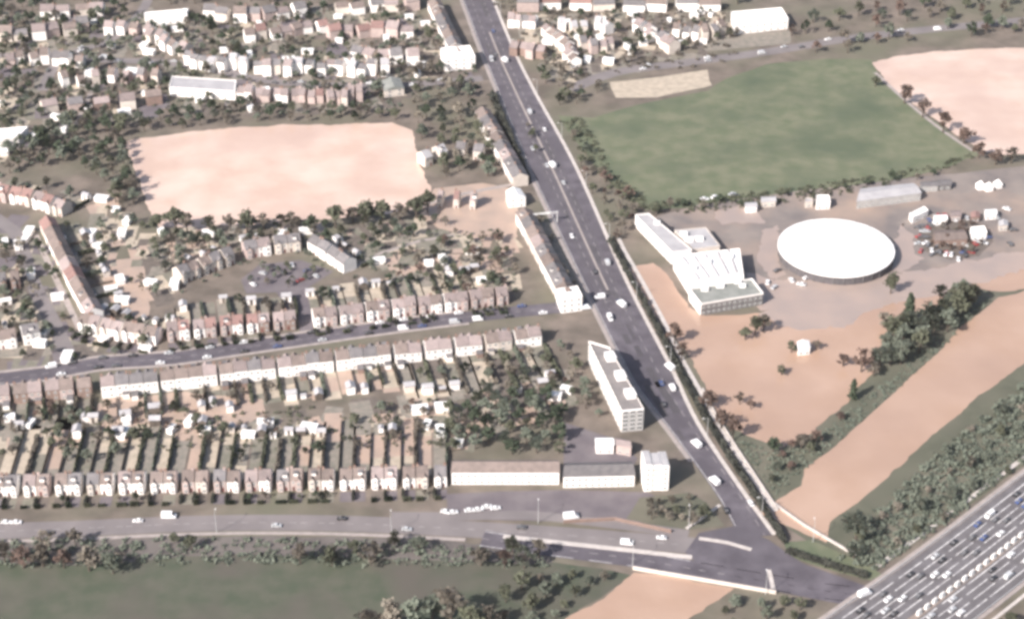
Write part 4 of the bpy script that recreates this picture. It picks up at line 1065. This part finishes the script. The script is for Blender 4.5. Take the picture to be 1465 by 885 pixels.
# bridge parapet and low walls
def wall(name, pix, thick, h, m, label, cat, coping=None):
    line = smooth_line(pix, 14); c = line[len(line) // 2]; e = thing(name, label, cat, (c.x, c.y, 0))
    loc = [p - Vector((c.x, c.y, 0)) for p in line]
    mb = MB(); ribbon(mb, loc, -thick / 2, thick / 2, 0, h); obj('wall', mb.mesh('wall', [M[m]]), e)
    mb = MB(); ribbon(mb, loc, -thick / 2 - .12, thick / 2 + .12, h, .14); obj('coping', mb.mesh('coping', [M[coping or m]]), e)
wall('parapet', [(905, 814), (1000, 830), (1110, 849)], .45, 1.5, 'cream', 'long white parapet of the bridge over the river', 'wall')
wall('parapet', [(1108, 722), (1150, 752), (1184, 772), (1225, 796)], .4, 1.2, 'palepath', 'pale parapet on the river side of the junction', 'wall')
wall('garden_wall', [(806, 748), (880, 744), (960, 762)], .3, 1.6, 'brick', 'low brick wall at the forecourt of the flats', 'wall')
mb = MB()
# crash barriers and marker blocks
def barrier(d, label):
    c = moto[len(moto) // 2]; e = thing('crash_barrier', label, 'barrier', (c.x, c.y, 0)); loc = [p - Vector((c.x, c.y, 0)) for p in moto]
    mb = MB(); ribbon(mb, offset_line(loc, d), -.12, .12, .75, .35); obj('rail', mb.mesh('rail', [M['steel']]), e)
    def qm():
        q = MB(); q.box(-.08, -.08, 0, .08, .08, .74); return q.mesh('post', [M['steel']])
    for p in offset_line(loc, d):
        obj('post', cached('bpost', qm), e, p)
barrier(mo_w / 2 + .5, 'steel crash barrier along the upper motorway edge'); barrier(-mo_w / 2 - .5, 'steel crash barrier along the lower motorway edge')
lst = []
for k in range(60):
    p, a = on_line(moto, 30 + k * 5.2, -3.1)
    if p is None: break
    x_, y_ = P(p)
    if 1310 < x_ < 1470 and y_ < 890: lst.append((p, a))
for i, (p, a) in enumerate(lst):
    def bm_():
        q = MB(); q.prism([(-1.3, -.7, 0), (1.3, -.7, 0), (1.3, .7, 0), (-1.3, .7, 0)], [(-1.1, -.35, 2.3), (1.1, -.35, 2.3), (1.1, .35, 2.3), (-1.1, .35, 2.3)]); return q.mesh('barrier_block', [M['concrete_white']])
    o = obj('barrier_block', cached('bb', bm_), None, (p.x, p.y, RZ + .22), a)
    tag(o, f'white concrete block in the motorway central reservation, {nth(i + 1)} from left', 'barrier', 'white barrier blocks')

# ------------------------------------------------------------------ hedges and trees
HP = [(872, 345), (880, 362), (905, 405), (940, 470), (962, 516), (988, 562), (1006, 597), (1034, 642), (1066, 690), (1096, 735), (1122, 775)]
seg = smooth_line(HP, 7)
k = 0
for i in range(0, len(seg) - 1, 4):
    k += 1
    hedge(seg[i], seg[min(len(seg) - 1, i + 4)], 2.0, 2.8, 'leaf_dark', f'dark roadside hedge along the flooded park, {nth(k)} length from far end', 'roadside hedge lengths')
kerbed('footpath', smooth_line([(x + 13, y - 4) for x, y in HP[:-1]], 12), -1.1, 1.1, .09, M['palepath'], .1)
wall('parapet', [(x + 17, y - 5) for x, y in HP[5:-1]], .35, 1.0, 'palepath', 'long pale parapet beside the dark roadside hedge and river bank', 'wall')
lf = [p for p in offset_line(main_l, -RSG * 4.4) if 128 < P(p)[1] < 262]  # dark hedges added to stand in for the shadow strip left of the road
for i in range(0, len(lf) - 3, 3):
    hedge(lf[i], lf[i + 3], 3.5, 3.2, 'leaf_dark', f'hedge added as shade left of main road beside upper roadside houses, {nth(i // 3 + 1)} from far end', 'left roadside shade hedges')
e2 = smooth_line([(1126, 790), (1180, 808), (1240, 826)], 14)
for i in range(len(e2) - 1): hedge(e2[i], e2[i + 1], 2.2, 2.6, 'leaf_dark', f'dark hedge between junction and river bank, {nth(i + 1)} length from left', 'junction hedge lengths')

tree_list('in the line beside the right flooded field', 'field edge trees', [(1252, 124, 'olive', .8), (1294, 148, 'russet', 1.15), (1320, 168, 'russet', 1.1), (1349, 190, 'russet', 1.15), (1379, 206, 'russet', 1.1), (1400, 226, 'russet', 1.0), (1424, 236, 'russet', 1.1), (1446, 234, 'bare', 1.0)], grow=1.2)
tree_list('along the lower edge of the left flooded field', 'flood field trees', [(225, 330, 'olive', .9), (252, 330, 'olive', 1.1), (268, 332, 'bare', .95), (300, 332, 'olive', .8), (330, 330, 'bare', .8), (354, 332, 'olive', 1.2), (378, 328, 'bare', .9), (402, 330, 'green', .8),
    (418, 326, 'bare', 1.0), (446, 330, 'green', .8), (480, 326, 'olive', 1.25), (505, 318, 'bare', .9), (524, 318, 'olive', 1.3), (548, 316, 'olive', .9), (572, 314, 'bare', 1), (596, 312, 'olive', 1.25), (612, 304, 'olive', 1.0)], grow=1.35)
tree_list('standing in or beside the flooded park', 'flooded park trees', [(965, 492, 'russet', .9), (975, 515, 'russet', .8), (1012, 585, 'russet', .9), (1032, 612, 'russet', .9), (1048, 630, 'russet', .95), (1058, 578, 'bare', .55), (1066, 486, 'olive', .75), (1080, 478, 'olive', .8), (1074, 585, 'russet', .5),
    (1092, 474, 'bare', .8), (1106, 646, 'green', .8), (1118, 536, 'olive', .6), (1132, 504, 'olive', .6), (1146, 642, 'bare', .9), (1168, 500, 'bare', .55), (1166, 636, 'russet', .8), (1206, 524, 'russet', .7), (1219, 572, 'conifer', 1.0), (1232, 532, 'russet', 1.0), (1250, 538, 'bare', .8),
    (1264, 468, 'pale', .75), (1274, 420, 'olive', .95), (1298, 464, 'conifer', 1.3), (1329, 470, 'grey', 1.35), (1344, 432, 'green', .95), (1372, 442, 'olive', 1.15), (1386, 434, 'bare', 1.0)], grow=1.3)
tree_zone('in the bank clump by the river', 'bank clump trees', [(1262, 505), (1285, 470), (1330, 462), (1372, 428), (1400, 424), (1350, 482), (1300, 515), (1268, 535), (1250, 540)], 24, ['grey', 'grey', 'olive', 'grey'], 1.0, 1.55, 5)
tree_zone('on the bank between park and river', 'river bank trees', [(1070, 650), (1165, 632), (1215, 582), (1222, 590), (1160, 650), (1110, 690), (1085, 690)], 8, ['olive', 'russet', 'grey'], .4, .7, 5)
tree_zone('in the wood beside the left flooded field', 'wood trees', [(100, 165), (150, 168), (180, 182), (182, 230), (198, 300), (170, 300), (150, 262), (100, 230), (60, 240), (10, 250), (0, 225), (60, 200)], 55, ['green', 'grey', 'olive', 'grey', 'bare'], .8, 1.25, 7, mass=True)
tree_zone('in the belt above the left flooded field', 'belt trees', [(185, 172), (300, 160), (440, 160), (560, 158), (575, 172), (450, 174), (300, 180), (200, 190)], 34, ['grey', 'olive', 'bare', 'green'], .65, .95, 6, mass=True)
tree_zone('between the flooded field and upper roadside row', 'roadside wood trees', [(590, 130), (670, 130), (690, 190), (720, 250), (650, 262), (620, 250), (600, 200), (590, 170)], 36, ['olive', 'bare', 'grey', 'pale', 'green'], .7, 1.2, 8, mass=True)
tree_zone('on the olive green left of the main road', 'green trees', [(580, 100), (625, 92), (690, 112), (690, 132), (590, 132)], 12, ['olive', 'bare'], .7, 1.0, 8, mass=True)
tree_zone('between flooded field and the close', 'close trees', [(215, 338), (330, 336), (420, 336), (560, 330), (620, 318), (625, 335), (560, 352), (520, 352), (440, 342), (330, 355), (240, 385), (225, 380)], 32, ['grey', 'olive', 'bare', 'green'], .6, .95, 7, mass=True)
tree_zone('in the flooded gardens by the roadside row', 'flooded garden trees', [(540, 380), (620, 345), (735, 345), (745, 400), (735, 420), (640, 425), (560, 410)], 24, ['bare', 'olive', 'pale', 'russet'], .5, .9, 7, mass=True)
tree_zone('behind the brown-roofed flats', 'flats wood trees', [(640, 590), (700, 560), (760, 575), (805, 570), (812, 600), (800, 650), (650, 648), (630, 630)], 36, ['grey', 'grey', 'olive', 'green'], .7, 1.15, 7, mass=True)
tree_zone('between the apartment block and right middle row', 'court trees', [(690, 520), (780, 505), (828, 495), (850, 560), (860, 600), (800, 565), (720, 560)], 20, ['bare', 'olive', 'grey', 'pale'], .5, .9, 7, mass=True)
tree_zone('between the main road and green field', 'roadside scrub trees', [(815, 180), (850, 225), (880, 265), (915, 300), (905, 330), (880, 345), (850, 285), (830, 240)], 20, ['russet', 'bare', 'grey', 'olive'], .5, .95, 6, mass=True)
tree_zone('along the lower edge of the green field', 'green field edge trees', [(930, 300), (1090, 284), (1200, 272), (1340, 246), (1345, 256), (1210, 280), (1090, 292), (935, 310)], 24, ['olive', 'bare', 'green'], .45, .8, 8, mass=True)
tree_zone('at the top right beyond the fields', 'top right trees', [(1130, 40), (1180, 20), (1300, 8), (1470, 5), (1470, 45), (1320, 62), (1200, 80), (1100, 84), (1130, 62)], 44, ['olive', 'grey', 'bare', 'russet', 'green'], .8, 1.2, 9, mass=True)
tree_zone('at the very top left of the photo', 'top left trees', [(-20, -8), (300, -8), (300, 6), (140, 14), (60, 20), (-20, 44)], 32, ['green', 'olive', 'grey'], .8, 1.2, 8, mass=True)
tree_zone('along the very top middle of the photo', 'top middle trees', [(300, -10), (1060, -10), (1060, 8), (700, 8), (300, 8)], 40, ['green', 'olive', 'green'], .8, 1.2, 9, mass=True)
tree_zone('between the lower roadside row and the road', 'x', [(768, 318), (802, 318), (834, 412), (820, 425)], 16, ['pale', 'bare', 'olive'], .4, .75, 5, mass=True)
tree_zone('between the upper roadside row and the road', 'x', [(740, 170), (762, 170), (778, 262), (760, 268)], 10, ['bare', 'olive'], .4, .7, 5, mass=True)
tree_zone('x', 'x', ZF, 230, ['green', 'grey', 'olive', 'bare'], .45, 1.05, 5, mass=True)
tree_zone('x', 'x', ZG, 60, ['grey', 'olive', 'bare', 'green'], .4, .8, 5, mass=True)
tree_zone('x', 'x', [(350, 402), (375, 382), (430, 376), (465, 390), (440, 408), (395, 414)], 14, ['grey', 'olive', 'bare'], .35, .6, 4, mass=True)
tree_zone('x', 'x', ZB, 60, ['grey', 'olive', 'bare', 'russet'], .4, .75, 5, mass=True)
tree_zone('x', 'x', ZR, 70, ['green', 'olive', 'bare'], .45, .9, 5, mass=True)
tree_zone('x', 'x', ZL, 26, ['grey', 'olive', 'green'], .4, .8, 5, mass=True)
tree_zone('among the left far estate', 'left far estate trees', [(0, 30), (240, 30), (240, 150), (140, 150), (60, 160), (0, 180)], 95, ['green', 'grey', 'bare', 'olive'], .6, 1.0, 9, mass=True)
tree_zone('among the middle far estate', 'middle far estate trees', [(250, 55), (480, 64), (600, 60), (610, 110), (560, 118), (360, 120), (250, 100), (250, 20), (480, 10)], 80, ['grey', 'olive', 'bare', 'green'], .5, .9, 10, mass=True)
tree_zone('below the stepped far row', 'far right trees', [(770, 105), (825, 105), (860, 120), (850, 158), (800, 150)], 14, ['green', 'olive', 'bare', 'pale'], .6, 1.0, 7, mass=True)
tree_zone('left of the left street', 'left street trees', [(0, 340), (40, 350), (60, 440), (70, 480), (0, 490)], 18, ['grey', 'olive', 'pale'], .5, .9, 8, mass=True)
tree_zone('below the left middle row', 'left garden trees', [(0, 596), (140, 580), (150, 640), (0, 650)], 10, ['green', 'bare', 'olive'], .5, .8, 8, mass=True)
tree_zone('along the verge under the bottom road', 'verge trees', [(-10, 775), (130, 778), (320, 772), (560, 778), (770, 788), (780, 806), (560, 806), (320, 800), (140, 808), (-10, 812)], 16, ['bare', 'olive', 'grey', 'pale'], .6, 1.0, 8)
tree_list('of the larger trees under the bottom road verge', 'large verge trees', [(8, 806, 'bare', 1.2), (34, 812, 'russet', 1.3), (62, 810, 'bare', 1.25), (92, 812, 'russet', 1.1), (128, 816, 'pale', 1.5), (162, 820, 'grey', 1.1), (430, 806, 'bare', 1.1), (476, 808, 'olive', 1.3), (530, 806, 'bare', 1.2), (688, 808, 'bare', 1.2), (722, 812, 'russet', 1.1), (750, 812, 'grey', 1.2)])
tree_list('at the bottom edge of the photo', 'bottom edge trees', [(528, 905, 'pale', 1.5), (560, 898, 'pale', 1.7), (596, 896, 'grey', 1.7), (618, 884, 'grey', 1.6), (645, 892, 'pale', 1.9), (676, 905, 'olive', 1.6), (698, 900, 'bare', 1.3)])
tree_zone('left of the bottom river pool', 'pool side trees', [(720, 850), (790, 825), (880, 826), (830, 862), (780, 900), (700, 900)], 18, ['grey', 'olive', 'bare'], .6, .95, 7)
tree_zone('right of the bottom river pool', 'pool right trees', [(1010, 880), (1060, 858), (1160, 868), (1150, 900), (1000, 905)], 9, ['olive', 'grey'], .5, .8, 6)
tree_zone('on the green island below the tower', 'island trees', [(930, 722), (985, 715), (1010, 740), (985, 756), (930, 748)], 12, ['bare', 'olive', 'pale'], .45, .8, 5)
tree_zone('below the motorway at bottom right', 'motorway corner trees', [(1415, 905), (1475, 858), (1500, 900), (1450, 930)], 9, ['green', 'green', 'olive'], .6, .9, 4.5)
tree('grey', G(1224, 772), 1.7, 'large rounded grey-green tree at the river mouth by the junction')
tree_zone('on the south bank above the motorway', 'south bank trees', [(1250, 740), (1330, 660), (1465, 545), (1470, 660), (1330, 765), (1260, 800), (1200, 800)], 24, ['grey', 'olive', 'grey', 'pale'], .45, .9, 9)
scrub('undergrowth', [(1240, 745), (1325, 665), (1475, 540), (1480, 650), (1330, 765), (1250, 815), (1200, 800)], 760, 'leaf_grey', 1.0, 2.4, 'tangled grey-green scrub covering the south river bank', 3)
scrub('undergrowth', [(-10, 772), (320, 770), (560, 776), (780, 790), (785, 812), (560, 810), (320, 806), (-10, 815)], 380, 'leaf_grey', .9, 2.0, 'low grey-brown scrub along the verge under the bottom road', 4)
scrub('undergrowth', [(800, 175), (830, 170), (880, 245), (930, 290), (1090, 276), (1330, 240), (1395, 218), (1390, 232), (1200, 282), (1000, 306), (905, 306), (840, 235)], 420, 'leaf_olive', .8, 2.0, 'ragged olive scrub along the near edges of the green field', 12)
scrub('undergrowth', [(1045, 625), (1110, 648), (1165, 628), (1300, 520), (1400, 430), (1425, 425), (1340, 505), (1200, 630), (1110, 708)], 420, 'leaf_grey', .6, 1.3, 'low grey scrub on the bank between park and river', 5)
scrub('undergrowth', [(0, 30), (240, 20), (600, 20), (690, 110), (680, 150), (560, 160), (200, 170), (0, 260)], 700, 'leaf_grey', 1.0, 2.4, 'patchy grey-green bushes filling the far estate gardens', 6)
scrub('undergrowth', [(0, 600), (640, 570), (820, 520), (830, 580), (640, 640), (0, 652)], 260, 'leaf_olive', .8, 1.9, 'patchy olive bushes in the back gardens', 7)
scrub('undergrowth', [(210, 335), (380, 330), (730, 330), (740, 430), (500, 400), (400, 362), (260, 420)], 260, 'leaf_grey', .8, 1.9, 'patchy grey bushes round the close', 8)
scrub('undergrowth', [(700, 0), (1040, 10), (1060, 90), (840, 110), (820, 150)], 350, 'leaf_brown', 1.0, 2.2, 'patchy brown bushes among the far right houses', 9)
me = bpy.data.meshes.new('woodland'); me.from_pydata(WV, [], WF)
for k in WMATS: me.materials.append(M[k])
me.polygons.foreach_set('material_index', WM); me.update()
tag(obj('woodland', me), 'grey-brown belts and clumps of trees between the houses and fields', 'woodland', None, 'stuff')
print('TREES', sum(1 for o in bpy.data.objects if o.name.split('.')[0] == 'tree'))
print('HOUSES', len(HOUSES), 'objects', len(bpy.data.objects))

hb = MB(); hb.box(-1500, -400, -1.5, 1500, 2600, 560)
hz = hb.build('haze', [])
hm = bpy.data.materials.new('haze_air'); hm.use_nodes = True; n_ = hm.node_tree.nodes
n_.remove(n_['Principled BSDF']); pv = n_.new('ShaderNodeVolumePrincipled'); pv.inputs['Density'].default_value = HAZE
pv.inputs['Color'].default_value = (.93, .90, .90, 1); pv.inputs['Anisotropy'].default_value = .2
hm.node_tree.links.new(pv.outputs[0], n_['Material Output'].inputs['Volume']); hz.data.materials.append(hm); hz['kind'] = 'stuff'; hz['label'] = 'thin pale haze over the flooded district'

for o in bpy.data.objects:
    if 'label' in o and len(o['label'].split()) > 16: print('LONG', o['label'])
